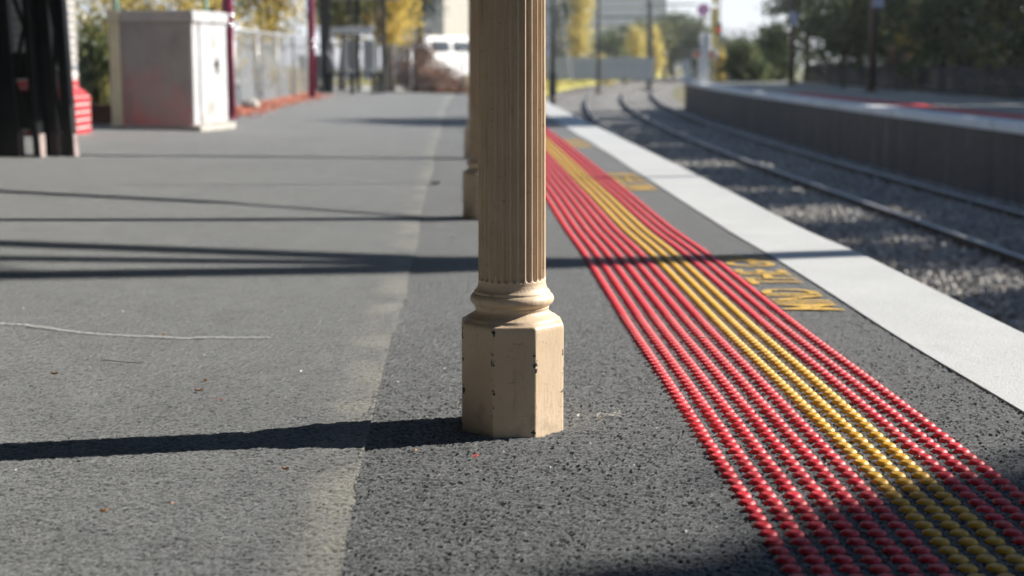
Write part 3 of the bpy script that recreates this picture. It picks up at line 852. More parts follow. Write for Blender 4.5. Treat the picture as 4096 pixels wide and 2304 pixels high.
flake("paper_scrap", 1455, 1056, .018, .004, 1.3, M_LEAFP, "tiny white scrap just right of the front column's foot", "litter", .003)
flake("dark_stone", 1095, 466, .06, .05, .2, M_RUBBER, "small dark lump on the strip beside the second column", "stone", .012)
x, y = onground(1525, 1050)
mb = MB()
for k in range(9):
    p0 = Vector((random.uniform(-.03, .03), random.uniform(-.02, .02), .004)); a_ = random.uniform(0, 6.28)
    mb.tube([p0 + Vector((math.cos(a_ + q) * .018 * q, math.sin(a_ + q) * .018 * q, .006 * math.sin(q * 2))) for q in (0, .4, .8, 1.2, 1.6)], .0006, 4)
o = put("thread_tangle", mb.mesh("thread_tangle", M_LEAFP), None, (x, y, gz(x, y))); tag(o, "tangle of white thread on asphalt right of the front column", "thread")

n = 260
gx_ = RNG.uniform(-2.4, .9, n); gy_ = RNG.uniform(2.2, 11, n); gz_ = gza(gx_, gy_) + .0085; s_ = RNG.uniform(.0015, .0045, n); a_ = RNG.uniform(0, 6.28, n); V = []
for k in range(3): V.append(np.stack([gx_ + s_ * np.cos(a_ + k * 2.1), gy_ + s_ * np.sin(a_ + k * 2.1), gz_], -1))
V.append(np.stack([gx_, gy_, gz_ + s_ * .9], -1))
V = np.stack(V, 1).reshape(-1, 3); F = (np.array([(0, 1, 3), (1, 2, 3), (2, 0, 3)])[None] + (np.arange(n) * 4)[:, None, None]).reshape(-1, 3)
put("grit", fast_mesh("grit", V, F, [M_LEAFP, M_LEAFB, M_CONC], mi=np.repeat(RNG.integers(0, 3, n), 3)), kind="stuff")['label'] = "pale and brown crumbs of grit scattered over the platform paving"

# ------------------------------------------------------------------ left side: lattice stanchion, pier, building, cabinet
def zigzag(mb, x, y, z0, z1, w, n, th=.035, d=.012):
    h = (z1 - z0) / n
    for i in range(n):
        s_ = 1 if i % 2 else -1
        L = math.hypot(h, w); mb.box((x, y, z0 + h * (i + .5)), (d if w < 0 else th, d, L), 0, 0, 0, s_ * math.atan2(w, h))
def stanchion(lab, x, y, legs, z1=3.4):
    """legs: list of (dx, width, depth)"""
    z0 = gz(x, y); t_ = thing("lattice_stanchion", lab, "steel post", (x, y, z0), 0, "black lattice stanchions"); t_.rotation_euler = (0, -.035, 0)
    for dx, w, d in legs:
        part("leg", MB().bbox((dx, d/2, z1/2), (w, d, z1), .006), M_BLACK, t_)
        part("worn_foot", MB().bbox((dx + w/2 + .004, d/2, .075), (.012, d + .006, .19), .003), M_FOOT, t_)  # sun patch on the leg's chipped foot, put into this plate's pale colour
    for (a_, wa, da), (b2, wb, db) in zip(legs[:-1], legs[1:]):
        w = (b2 - wb/2) - (a_ + wa/2); xm = (b2 - wb/2 + a_ + wa/2) / 2; n = 8; h = (z1 - .2) / n
        for i in range(n):
            s_ = 1 if i % 2 else -1; L = math.hypot(h, w)
            part("lacing_bar", MB().box((xm, .015 + .012 * (i % 2), .2 + h * (i + .5)), (.032, .010, L), 0, 0, 0, s_ * math.atan2(w, h)), M_BLACK, t_)
    return t_
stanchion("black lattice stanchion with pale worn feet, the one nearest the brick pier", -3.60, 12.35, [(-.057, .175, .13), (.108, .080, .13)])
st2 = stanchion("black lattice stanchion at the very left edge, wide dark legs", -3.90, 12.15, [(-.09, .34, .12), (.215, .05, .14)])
for zc, hh in ((.70, .20), (.36, .30)): part("gusset_plate", MB().bbox((.13, .06, zc), (.13, .012, hh), .003), M_BLACK, st2)

def wall_bricks(parent, x0, x1, y0, y1, z0, rows, mats, faces=('+x', '-y'), L=.23, H=.076, J=.022, D=.05):
    """bricks on chosen faces of a pier; mats(row)->material"""
    cache = {}
    def bm(l, ax, mat):
        k = (round(l, 3), ax, mat.name)
        if k not in cache:
            d = (l - J, D, H - J + .002) if ax == '-y' else (D, l - J, H - J + .002)
            cache[k] = MB().bbox((0, 0, 0), d, .004).mesh("brick", mat)
        return cache[k]
    for r in range(rows):
        z = z0 + (r + .5) * H
        for f in faces:
            a, b_ = (y0, y1) if f == '+x' else (x0, x1)
            p = a - (L / 2 if r % 2 else 0)
            while p < b_ - .02:
                s_ = max(p, a); e = min(p + L, b_); p += L
                if e - s_ < .05: continue
                o = put("brick", bm(e - s_, f, mats(r)), parent)
                jx = random.uniform(-.0025, .0025)
                o.location = (x1 + jx - D/2 + .006, (s_ + e) / 2, z) if f == '+x' else ((s_ + e) / 2, y0 + jx + D/2 - .006, z)
px0, px1, py0, py1 = -4.80, -4.33, 15.12, 15.76
zb = gz(px1, py0)
pier = thing("brick_pier", "brick pier, red painted foot with sloped top under white bricks", "pier", (0, 0, zb))
g = .09
part("mortar_core", MB().box(((px0+px1)/2, (py0+py1)/2, 1.6), (px1-px0-.012, py1-py0-.012, 3.2)), M_MORTAR, pier)
part("foot_core", MB().box(((px0+px1)/2, (py0+py1)/2, .19), (px1-px0+2*g-.012, py1-py0+2*g-.012, .38)), M_MORTAR, pier)
wall_bricks(pier, px0-g, px1+g, py0-g, py1+g, 0, 5, lambda r: M_RBRICK)
mb = MB(); a_, b_, c_, d_ = px0-g, px1+g, py0-g, py1+g
mb.add([(a_, c_, .382), (b_, c_, .382), (b_, d_, .382), (a_, d_, .382), (px0-.004, py0-.004, .468), (px1+.004, py0-.004, .468), (px1+.004, py1+.004, .468), (px0-.004, py1+.004, .468)], [(0,1,5,4),(1,2,6,5),(2,3,7,6),(3,0,4,7),(4,5,6,7)])
part("sloped_course", mb, M_RBRICK, pier)
wall_bricks(pier, px0, px1, py0, py1, .47, 20, lambda r: M_RBRICK if r == 0 else (M_MORTAR if r == 1 else (M_GBRICK if r == 2 else M_WBRICK)))

bld = thing("station_building", "dim brick station wall in canopy shade behind the black stanchions", "building", (0, 0, gz(-5, 15)))
part("wall", MB().box((-6.65, 15.60, 1.75), (3.68, .24, 3.5)), M_GBRICK, bld)
wall_bricks(bld, -5.9, -4.82, 15.46, 15.6, 0, 22, lambda r: M_RBRICK if r < 6 else (M_GBRICK if r == 7 else M_WBRICK), faces=('-y',))
part("door", MB().bbox((-5.35, 15.40, 1.05), (.5, .05, 2.1), .01), M_BLACK, bld)

# relay cabinet
cx, cyy = -3.43, 16.9
cab = thing("relay_cabinet", "pale metal trackside cabinet with pink spray smears and a sunlit white door", "cabinet", (cx, cyy, gz(cx, cyy)), rad(-11))
cw, cdp, chh = .93, 1.0, 1.27
part("body", MB().bbox((-cw/2, cdp/2, .05 + (chh-.15)/2), (cw-.004, cdp-.004, chh - .15), .012), M_CABF, cab)
part("door", MB().bbox((.012, cdp/2 + .09, .06 + (chh-.17)/2), (.022, cdp - .22, chh - .19), .006), M_CABW, cab)
part("side_panel", MB().bbox((.004, .10, .06 + (chh-.17)/2), (.014, .17, chh - .19), .004), M_CABW, cab)
part("side_panel", MB().bbox((.003, cdp-.012, .06 + (chh-.17)/2), (.012, .022, chh - .19), .004), M_CABW, cab)
mb = MB(); mb.bbox((.030, .66, .70), (.016, .035, .16), .005); mb.bbox((.042, .64, .72), (.02, .10, .025), .004)
part("handle", mb, M_BLACK, cab)
part("corner_strip", MB().bbox((-cw + .065, -.006, .05 + (chh-.15)/2), (.13, .012, chh - .16), .003), M_CABC, cab)
part("cap", MB().bbox((-cw/2, cdp/2, chh - .045), (cw + .05, cdp + .05, .125), .012), M_CABG, cab)
part("cap_edge", MB().bbox((.030, cdp/2, chh - .045), (.016, cdp + .03, .115), .004), M_CABW, cab)
part("cap_edge", MB().bbox((-cw + .065, -.032, chh - .045), (.14, .014, .115), .004), M_CABC, cab)
part("base_slab", MB().bbox((-cw/2 + .04, cdp/2, .012), (cw + .12, cdp + .05, .10), .01), M_CONC, cab)

# maroon posts with bright collars
def maroon_post(lab, t, y, zc, h=3.4, r=.072):
    x = cv(y) + t; p_ = thing("maroon_post", lab, "post", (x, y, gz(x, y)), 0, "maroon posts on the left of the platform")
    part("shaft", MB().tube([(0, 0, -.02), (0, 0, h)], r, 20), M_MAROON, p_, True)
    for z in zc: part("collar", MB().lathe([(.073, 0), (.088, .006), (.088, .034), (.073, .04)], 20, (0, 0, z)), M_CHROME, p_, True)
    part("foot_flange", MB().lathe([(.10, 0), (.10, .02), (.07, .03)], 20), M_MAROON, p_)
maroon_post("maroon post with bright collars standing beside the white cabinet door", -2.93, 20.3, (1.18, 1.30))
maroon_post("maroon post with bright collars farther along, before the shelter", -2.88, 31.0, (.98, 1.12))
x, y = cv(20.3) - 2.93, 20.3

# chain link meshes -------------------------------------------------
def mesh_fence(name, lab, a, b, h, ztop_gap, wire, post_m, cell=.07, wr=.004, posts=4, rail=True, z0=None):
    A, B = Vector(a), Vector(b); L = (B - A).length; u = (B - A).normalized()
    rz = math.atan2(u.y, u.x); zz = gz(a[0], a[1]) if z0 is None else z0
    f = thing(name, lab, "fence", (a[0], a[1], zz), rz)
    mb = MB(); n = int((L + h) / cell)
    for k in range(n):
        for s_ in (0, 1):
            s0 = k * cell - h; e = [(s0, 0.05), (s0 + h, h)]
            p, q = e
            if p[0] < 0: p = (0, .05 + (0 - s0) / h * (h - .05))
            if q[0] > L: q = (L, .05 + (L - s0) / h * (h - .05))
            if q[0] <= p[0]: continue
            if s_: p, q = (L - p[0], p[1]), (L - q[0], q[1])
            mb.tube([(p[0], .002 * s_, p[1]), (q[0], .002 * s_, q[1])], wr, 3, cap=False)
    part("wire_mesh", mb, wire, f, kind="stuff")
    for k in range(posts): part("post", MB().tube([(L * k / (posts - 1), .02, -.05), (L * k / (posts - 1), .02, h + .03)], .024, 10), post_m, f, True)
    if rail: part("top_rail", MB().tube([(0, .02, h), (L, .02, h)], .021, 10), post_m, f, True); part("bottom_wire", MB().tube([(0, .02, .06), (L, .02, .06)], .006, 6), post_m, f)
    return f
mesh_fence("green_mesh_fence", "tall green wire mesh fence behind the cabinet and brick pier", (-6.0, 19.6, 0), (-3.78, 19.6, 0), 2.4, 0, M_GREENW, M_GREENW, .055, .0032, 3, False)
mesh_fence("chain_link_fence", "galvanised chain link fence with top rail between the two maroon posts", (cv(20.6) - 3.28, 20.6, 0), (cv(33.5) - 3.22, 33.5, 0), 1.2, 0, M_STEEL, M_STEEL, .075, .0016, 6)
mesh_fence("end_fence", "low wire fence across the far end of the platform, white van behind", (-6.2, 38.4, 0), (.05, 38.4, 0), 1.02, 0, M_STEEL, M_STEEL, .08, .003, 6)
# grey palings behind the chain link
pf = thing("paling_fence", "weathered grey paling fence behind the chain link on the left", "fence", (0, 0, .1))
pmesh = [MB().bbox((0, 0, 0), (.10, .022, 1.05 + .04 * k), .004).mesh("paling", M_PALEF) for k in range(3)]
y = 22.4
while y < 33.2:
    if not (24.8 < y < 26.4 or 28.2 < y < 29.2):
        o = put("paling", random.choice(pmesh), pf, (cv(y) - 3.62 + random.uniform(-.006, .006), y, .53)); o.rotation_euler = (0, random.uniform(-.02, .02), rad(92) + random.uniform(-.03, .03))
    y += random.choice((.26, .30, .42))
part("rail", MB().box((cv(27.8) - 3.68, 27.8, .3), (.05, 11, .07), rad(2)), M_TIMBER, pf)

# garden bed: edging board, litter, rock, grassy bush
tag(put("edging_board", MB().bbox((0, 0, 0), (1.9, .07, .22), .01).mesh("edging_board", M_BROWNB), None, (-4.62, 17.95, gz(-4.6, 17.95) + .12)), "brown timber edging board between the brick pier and cabinet", "board")
n = 2600
ly = RNG.uniform(20.8, 34.0, n); lt = -3.30 + np.abs(RNG.normal(0, .24, n)); lx = curve(ly) + lt
lz = gza(lx, ly) + .012 + RNG.uniform(0, .06, n) * np.clip((-2.95 - lt) / .3, 0, 1)
a_ = RNG.uniform(0, 6.28, n); s_ = RNG.uniform(.02, .045, n); V = []
for k in range(4):
    an = a_ + k * math.pi / 2; V.append(np.stack([lx + s_ * np.cos(an), ly + s_ * np.sin(an), lz + RNG.uniform(-.01, .02, n)], -1))
V = np.stack(V, 1).reshape(-1, 3)
o = put("leaf_litter", fast_mesh("leaf_litter", V, np.arange(4*n).reshape(-1, 4), M_LITTER), kind="stuff"); o['label'] = "drift of fallen red and orange leaves along the foot of the chain link fence"
mb = MB(); bmv = []
import bmesh
bm = bmesh.new(); bmesh.ops.create_icosphere(bm, subdivisions=2, radius=.15)
for v in bm.verts: v.co *= 1 + random.uniform(-.15, .15); v.co.z *= .75
me = bpy.data.meshes.new("rock"); bm.to_mesh(me); bm.free(); me.materials.append(M_CONC)
x, y = cv(23.8) - 3.12, 23.8
tag(put("rock", me, None, (x, y, gz(x, y) + .07)), "pale round rock among red leaves below the chain link fence", "rock")

# ------------------------------------------------------------------ vegetation
def crown_mesh(name, blobs, n, size, mat, clump=.22, shell=2.0, per=22):
    """leaf-sized quads gathered in clumps through ellipsoids (cx,cy,cz,rx,ry,rz)"""
    B = np.array(blobs, float); vol = B[:, 3] * B[:, 4] * B[:, 5]; nc = max(6, n // per)
    k = RNG.choice(len(B), nc, p=vol / vol.sum()); d = RNG.normal(size=(nc, 3)); d /= np.linalg.norm(d, axis=1)[:, None]
    r = RNG.random(nc) ** (1 / shell); P = B[k, :3] + d * r[:, None] * B[k, 3:]
    rad_c = clump * RNG.uniform(.5, 1.5, nc)
    idx = np.repeat(np.arange(nc), per); m = len(idx)
    Q = P[idx] + RNG.normal(size=(m, 3)) * rad_c[idx][:, None] * np.array([1, 1, .8])
    a = RNG.normal(size=(m, 3)); a /= np.linalg.norm(a, axis=1)[:, None]
    b_ = np.cross(a, RNG.normal(size=(m, 3))); b_ /= np.linalg.norm(b_, axis=1)[:, None]
    s_ = size * RNG.uniform(.6, 1.35, m)[:, None]
    V = np.stack([Q - a * s_, Q + b_ * s_ * .5, Q + a * s_, Q - b_ * s_ * .5], 1).reshape(-1, 3)
    return fast_mesh(name, V, np.arange(4 * m).reshape(-1, 4), mat)
def tree(label, x, y, z0, blobs, n, size, mat, trunk_r=.16, name="tree", cat="tree", clump=.3, bark=None, group=None, limbs=5, fork=None):
    """blobs are relative to the trunk foot"""
    t_ = thing(name, label, cat, (x, y, z0), 0, group)
    top = max(b_[2] + b_[5] * .6 for b_ in blobs); fz = fork or min(b_[2] - b_[5] for b_ in blobs) * .9
    mb = MB(); fz = max(fz, .3)
    w1, w2 = random.uniform(-.1, .1), random.uniform(-.1, .1)
    mb.tube([(0, 0, -.1), (w1 * .3, w2 * .3, fz * .5), (w1, w2, fz), (w1 * 1.5, w2, fz + (top - fz) * .5), (0, 0, top)], [trunk_r * 1.3, trunk_r, trunk_r * .85, trunk_r * .45, trunk_r * .1], 9)
    for k in range(limbs):
        b_ = blobs[k % len(blobs)]; e = Vector((b_[0] + random.uniform(-.6, .6) * b_[3], b_[1] + random.uniform(-.6, .6) * b_[4], b_[2] + random.uniform(-.1, .6) * b_[5]))
        s0 = Vector((w1, w2, fz * random.uniform(.85, 1.2))); md = (s0 + e) / 2 + Vector((0, 0, .15 * (e - s0).length))
        mb.tube([s0, md, e], [trunk_r * .5, trunk_r * .3, trunk_r * .08], 6)
    part("trunk", mb, bark or M_BARK, t_, True)
    put("crown", crown_mesh("crown", blobs, n, size, mat, clump), t_)
    return t_
def X_at(px, y): return (px - 1288) * (y + .12) / 3973.
def Z_at(py, y): return EYE - (py - 150) * (y + .12) / 4015.

# grassy strap-leaf bush by the pier
bx, by = X_at(258, 18.6), 18.6
bu = thing("strap_leaf_bush", "yellow green bush of long drooping leaves between pier and cabinet", "bush", (bx, by, gz(bx, by)))
mb = MB()
for k in range(260):
    a_ = random.uniform(0, 6.28); ln = random.uniform(.35, .75); sp = random.uniform(.2, 1.0); h0 = random.uniform(.25, .8); w = .013
    p = [Vector((math.cos(a_) * (.08 + ln * sp * q * .62), math.sin(a_) * (.08 + ln * sp * q * .62), h0 + ln * (q * .8 - q * q * (1.0 + .5 * sp)))) for q in (0, .3, .6, 1)]
    n_ = Vector((-math.sin(a_), math.cos(a_), 0)) * w
    V = [v for q in p for v in (q - n_, q + n_)]; mb.add(V, [(0, 1, 3, 2), (2, 3, 5, 4), (4, 5, 7, 6)])
part("leaves", mb, M_LOLIVE, bu, kind="stuff")
mb = MB(); mb.tube([(0, 0, -.05), (.02, 0, .4), (0, .02, .8)], [.06, .05, .03], 7); part("stem", mb, M_BARK, bu)
put("crown", crown_mesh("crown", [(0, 0, .75, .36, .36, .45)], 1500, .035, M_LOLIVE, .08), bu)

tree("yellow autumn shrub behind the green mesh fence and cabinet", X_at(430, 25), 25, .05, [(0, 0, 1.3, 1.3, 1, .9), (-1.2, .4, 1.0, 1, 1, .8)], 5000, .055, M_LYEL, .07, "shrub", "shrub", .16)
tree("bright yellow tree directly above the chain link fence by the first maroon post", X_at(680, 36), 36, .0, [(0, 0, 2.2, .9, .9, 1.2), (.3, .2, 3.6, 1.1, 1, 1.2), (-.7, 0, 2.9, .8, .8, .9)], 7000, .060, M_LYEL, .09, clump=.18)
tree("dark green tree top showing between the yellow trees behind the fence", X_at(545, 30), 30, .0, [(0, 0, 2.3, .55, .6, .9), (.5, .2, 3.2, .8, .7, .8)], 3500, .055, M_LDARK, .09, clump=.18)
tree("yellow shrub seen through a gap in the grey palings", X_at(655, 30.5), 30.5, .05, [(0, 0, .55, .35, .4, .5), (0, .3, 1.2, .4, .4, .5)], 1500, .045, M_LYEL, .04, "shrub", "shrub", .10)
tree("low yellow shrub seen through the wire before the second post", X_at(735, 33.5), 33.5, .05, [(0, 0, .35, .4, .4, .4)], 900, .045, M_LYEL, .04, "shrub", "shrub", .10)
tree("tall yellow tree behind the shelter roof and its right side", X_at(985, 47), 47, -.2, [(0, 0, 2.3, .75, .8, .9), (-.3, .2, 3.4, 1.0, 1.0, 1.1), (-1.5, .3, 2.6, .9, .9, 1.1)], 9000, .075, M_LYEL, .13, clump=.22)
tree("olive tree seen through the shelter frame", X_at(860, 46), 46, -.2, [(0, 0, 2.6, .9, .9, 1.0), (.2, 0, 3.6, .8, .8, .9)], 4500, .07, M_LOLIVE, .12, clump=.22)
tree("grey green tree hanging dark beside the white sky gap left of the columns", X_at(1055, 58), 58, -.2, [(0, 0, 3.5, .8, .9, 1.3), (-.4, 0, 4.6, 1.0, 1, 1.0), (.5, 0, 4.6, .8, .8, .8)], 7000, .08, M_LGREY, .16, clump=.25)
tree("rust coloured hedge behind the end fence beneath the yellow tree", X_at(1045, 43), 43, -.15, [(0, 0, .6, .55, .5, .65), (.6, .3, .35, .5, .5, .45), (.1, .5, 1.2, .4, .4, .4)], 4200, .055, M_LRUST, .05, "hedge", "hedge", .14)
tree("rust coloured bush low at the end fence, in front of the white van", X_at(1135, 44), 44, -.15, [(0, 0, .25, .6, .5, .40)], 1800, .055, M_LRUST, .04, "bush", "bush", .12)

# shelter, bench, bin
sh = thing("waiting_shelter", "dark framed waiting shelter with glass and a pale sign beam", "shelter", (0, 36.6, gz(-4, 36.6)))
X = lambda px: X_at(px, 36.6)
part("corner_post", MB().bbox((X(822), 0, 1.15), (.24, .16, 2.3), .01), M_DGREY, sh)
part("panel", MB().bbox((X(835), -.10, .62), (.14, .02, 1.1), .005), M_PINKG, sh)
for p_ in (884, 950, 966): part("frame_post", MB().bbox((X(p_), .0, 1.1), (.06 if p_ != 966 else .10, .08, 2.2), .006), M_DGREY, sh)
part("rear_post", MB().bbox((X(890), 1.2, 1.1), (.10, .08, 2.2), .006), M_DGREY, sh)
part("roof", MB().bbox((X(880), .6, 2.24), (2.1, 1.9, .14), .02), M_DGREY, sh)
part("sign_beam", MB().bbox((X(888), -.06, 1.43), (.98, .05, .15), .01), M_WHITE, sh)
part("glass_pane", MB().box((X(915), .02, .95), (.5, .012, .8)), M_CLEAR, sh)
part("notice_panel", MB().bbox((X(868), 1.3, .75), (.30, .03, .95), .005), M_WHITE, sh)
part("notice_panel", MB().bbox((X(918), 1.3, .75), (.28, .03, .95), .005), M_WHITE, sh)
be = thing("bench", "dark bench in front of the shelter with pale slatted back", "bench", (0, 36.2, gz(-4, 36.2)))
for k in range(3): part("seat_slat", MB().bbox((X_at(890, 36.2), -.16 + .13 * k, .44), (1.42, .11, .05), .008), M_BLACK, be)
for p_ in (828, 888, 940, 955): part("leg", MB().bbox((X_at(p_, 36.2), -.02, .21), (.07 if p_ != 828 else .14, .30, .42), .008), M_BLACK, be)
for k in range(7):
    q = k / 6; part("back_slat", MB().box((X_at(832 + 24 * (1 - q) - 4, 36.2), -.02, .50 + .42 * q), (.05, .46, .045), 0, 0, 0, rad(-22)), M_STEEL, be)
part("arm_bar", MB().tube([(X_at(856, 36.2), -.2, .50), (X_at(880, 36.2), -.2, .54), (X_at(884, 36.2), -.2, .46)], .02, 8), M_STEEL, be)
bi = thing("wheelie_bin", "black wheeled bin standing behind the second maroon post", "bin", (X_at(782, 35.0), 35.0, gz(-4.4, 35)))
mb = MB(); mb.add([(-.17, -.2, .08), (.17, -.2, .08), (.17, .2, .08), (-.17, .2, .08), (-.23, -.27, .8), (.23, -.27, .8), (.23, .27, .8), (-.23, .27, .8)], [(0,3,2,1),(4,5,6,7),(0,1,5,4),(1,2,6,5),(2,3,7,6),(3,0,4,7)])
part("body", mb, M_BLACK, bi)
part("lid", MB().bbox((0, 0, .83), (.52, .60, .05), .02), M_BLACK, bi)
for s_ in (-.2, .2): part("wheel", MB().tube([(s_ - .025, .22, .09), (s_ + .025, .22, .09)], .09, 14), M_RUBBER, bi)
part("handle", MB().tube([(-.2, .32, .82), (.2, .32, .82)], .015, 8), M_BLACK, bi)
part("side_label", MB().box((.06, -.262, .52), (.13, .006, .28), 0, 0, rad(-5.5)), M_PALEF, bi)

# white van
vx, vy = X_at(1076, 62) - .75, 62
van = thing("parked_van", "white van parked askew beyond the end fence, its sunlit side showing", "van", (vx, vy, -.25), rad(-37))
mb = MB(); prof = [(0, .35), (0, 1.25), (.12, 2.0), (3.4, 2.02), (4.3, 1.25), (4.9, 1.1), (4.95, .35)]
V = [(s_ * (.88 if z < 1.3 else .80), y_, z) for s_ in (-1, 1) for y_, z in prof]; n_ = len(prof)
F = [tuple(range(n_)), tuple(range(n_, 2*n_))[::-1]] + [(i, n_ + i, n_ + (i+1) % n_, (i+1) % n_) for i in range(n_)]
mb.add(V, [f[::-1] for f in F]); part("body", mb, M_WHITE, van)
part("rear_window", MB().box((0, .045, 1.58), (1.25, .02, .42), 0, 0, rad(-9)), M_GLASS, van)
for s_ in (-1, 1):
    part("tail_light", MB().bbox((s_ * .80, -.01, 1.0), (.12, .04, .30), .008), M_RED, van)
    for yy in (.85, 3.9): part("wheel", MB().tube([(s_ * .70, yy, .32), (s_ * .90, yy, .32)], .32, 18), M_RUBBER, van)
for yy, ln in ((.95, 1.1), (2.3, 1.1), (3.45, .8)): part("side_window", MB().box((.835, yy, 1.60), (.03, ln, .40), 0, 0, 0, rad(-8)), M_GLASS, van)
part("bumper", MB().bbox((0, -.04, .45), (1.7, .12, .18), .02), M_DGREY, van)
part("number_plate", MB().box((0, -.012, .78), (.38, .012, .11)), M_SIGNW, van)

def house(lab, x, y, z0, w, d, h, wall, roofm, win, name="house", cat="house", gable=1.2, rz=0.0):
    hs = thing(name, lab, cat, (x, y, z0), rz)
    part("wall", MB().box((0, 0, h/2), (w, d, h)), wall, hs)
    mb = MB(); e = .4
    mb.add([(-w/2-e, -d/2-e, h), (w/2+e, -d/2-e, h), (w/2+e, d/2+e, h), (-w/2-e, d/2+e, h), (-w/2-e, 0, h+gable), (w/2+e, 0, h+gable)], [(0,1,5,4),(2,3,4,5),(1,2,5),(3,0,4),(0,3,2,1)])
    part("roof", mb, roofm, hs)
    for wx, wz, ww, wh in win:
        f = part("window", MB().bbox((wx, -d/2 - .02, wz), (ww, .08, wh), .01), M_WHITE, hs); part("pane", MB().box((wx, -d/2 - .063, wz), (ww - .16, .01, wh - .16)), M_GLASS, f)
    return hs
house("white rendered building glimpsed over the white van", X_at(1150, 105), 108, -.4, 7.5, 6, 7.5, M_CREAMW, M_ROOF, [(-2.2, 6.0, 1.0, 1.2), (1.4, 6.0, 1.0, 1.2)], rz=rad(42))

# ------------------------------------------------------------------ centre distance
# big pale clad shed
sx, sy = X_at(1570, 190), 190
sh2 = thing("clad_shed", "large pale grey clad shed beyond the trees at the bend", "building", (sx - 8, sy, -1.3))
part("wall", MB().box((0, 8, 6.5), (26, 16, 13)), M_SHED, sh2)
for k in range(9): part("cladding_rib", MB().box((0, -.05, 4.2 + k * 1.0), (26, .1, .16)), M_CABG, sh2)
part("roof", MB().box((0, 8, 13.1), (26.6, 16.6, .3)), M_ROOF, sh2)
# pale fence left of the bend
pb = thing("pale_fence", "pale blue grey board fence at the top of the grass bank", "fence", (0, 0, 0))
bm_ = MB().bbox((0, 0, 0), (.42, .04, 1.35), .006).mesh("board", M_PALEF); fx = X_at(1396, 96)
for k in range(22):
    o = put("board", bm_, pb, (X_at(1255, 96) + k * .44, 96 + .02 * math.sin(k), .30 + random.uniform(-.03, .03)))
for k in range(6): part("post", MB().box((X_at(1255, 96) + k * 1.76 - .22, 96.1, .3), (.1, .1, 1.45)), M_STEEL, pb)
tree("tall slim yellow poplar just right of the front column's shaft", X_at(1452, 112), 112, -.4, [(0, 0, 2.4, .75, .8, 1.6), (.1, 0, 4.8, .8, .8, 1.8), (0, 0, 7, .6, .6, 1.5)], 6500, .11, M_LGOLD, .18, clump=.3)
tree("greyish bare looking poplar between the front column and the yellow poplar", X_at(1405, 104), 104, -.4, [(0, 0, 2.2, .6, .7, 1.6), (0, 0, 4.8, .7, .7, 2)], 2600, .10, M_LGREY, .16, clump=.3, bark=M_BARKG)
tree("round yellow bush at the right end of the pale board fence", X_at(1525, 100), 100, -.5, [(0, 0, .5, .55, .6, .55), (-.3, 0, 1.1, .45, .4, .4)], 2200, .09, M_LGOLD, .07, "bush", "bush", .2)
tree("yellow columnar tree left of the dark mast at the bend", X_at(1600, 118), 118, -.6, [(0, 0, 1.6, .6, .6, 1.4), (0, 0, 2.9, .45, .5, .9)], 3600, .10, M_LGOLD, .1, clump=.25)
tree("yellow columnar tree right of the dark mast at the bend", X_at(1645, 126), 126, -.6, [(0, 0, 1.6, .55, .6, 1.4), (-.1, 0, 3.2, .4, .5, 1.0)], 3600, .10, M_LGOLD, .1, clump=.25)
tree("olive shrub beside the round yellow bush at the bend", X_at(1570, 108), 108, -.6, [(0, 0, .9, .55, .6, 1.1)], 1700, .10, M_LOLIVE, .08, "shrub", "shrub", .22)
tree("small dark tree below the pale shed at the bend", X_at(1555, 140), 140, -.6, [(0, 0, 2.0, 1.6, 1.2, 1.5), (-1, 0, 2.4, 1, 1, 1)], 4500, .13, M_LDARK, .15, clump=.4)
tree("broad dark green tree behind the mast at the bend", X_at(1690, 160), 160, -.8, [(0, 0, 3.3, 2.6, 2, 2.4), (-1.9, 0, 3.6, 1.8, 1.5, 2.0), (1.8, 0, 2.8, 1.9, 1.5, 2.2), (.2, -.4, 5.0, 1.9, 1.5, 1.3)], 11000, .15, M_LDARK, .28, clump=.45)
tree("lighter green tree half hidden in the dark trees at the bend", X_at(1672, 150), 150, -.8, [(0, 0, 3.4, .8, .9, 1.9), (.3, 0, 1.8, .8, .8, 1.2)], 3200, .13, M_LOLIVE, .16, clump=.35)
tree("dark spreading tree behind the white signal post", X_at(1762, 145), 145, -.8, [(0, 0, 2.4, 1.5, 1.3, 2.2), (1.2, 0, 1.5, 1.2, 1.2, 1.4), (-.6, 0, 4.0, 1.2, 1.2, 1.4)], 7000, .14, M_LDARK, .2, clump=.4)
tree("narrow golden conifer behind the station sign at the opposite platform's end", X_at(1810, 80), 80, -.7, [(0, 0, 1.15, .24, .3, 1.0)], 2400, .06, M_LYEL, .06, clump=.12)
tree("wide dark tree bank behind the thick mast, left part", X_at(1545, 170), 170, -.8, [(0, 0, 2.6, 2.4, 2, 2.2), (2.2, 0, 3.4, 2.0, 1.6, 2.4)], 8000, .16, M_LDARK, .25, clump=.45)
tree("dark tree bank right of the pink disc at the bend", X_at(1800, 155), 155, -.8, [(0, 0, 1.6, 2.2, 2, 1.9), (-1.5, 0, 2.6, 1.4, 1.4, 1.8)], 6500, .15, M_LDARK, .22, clump=.45)
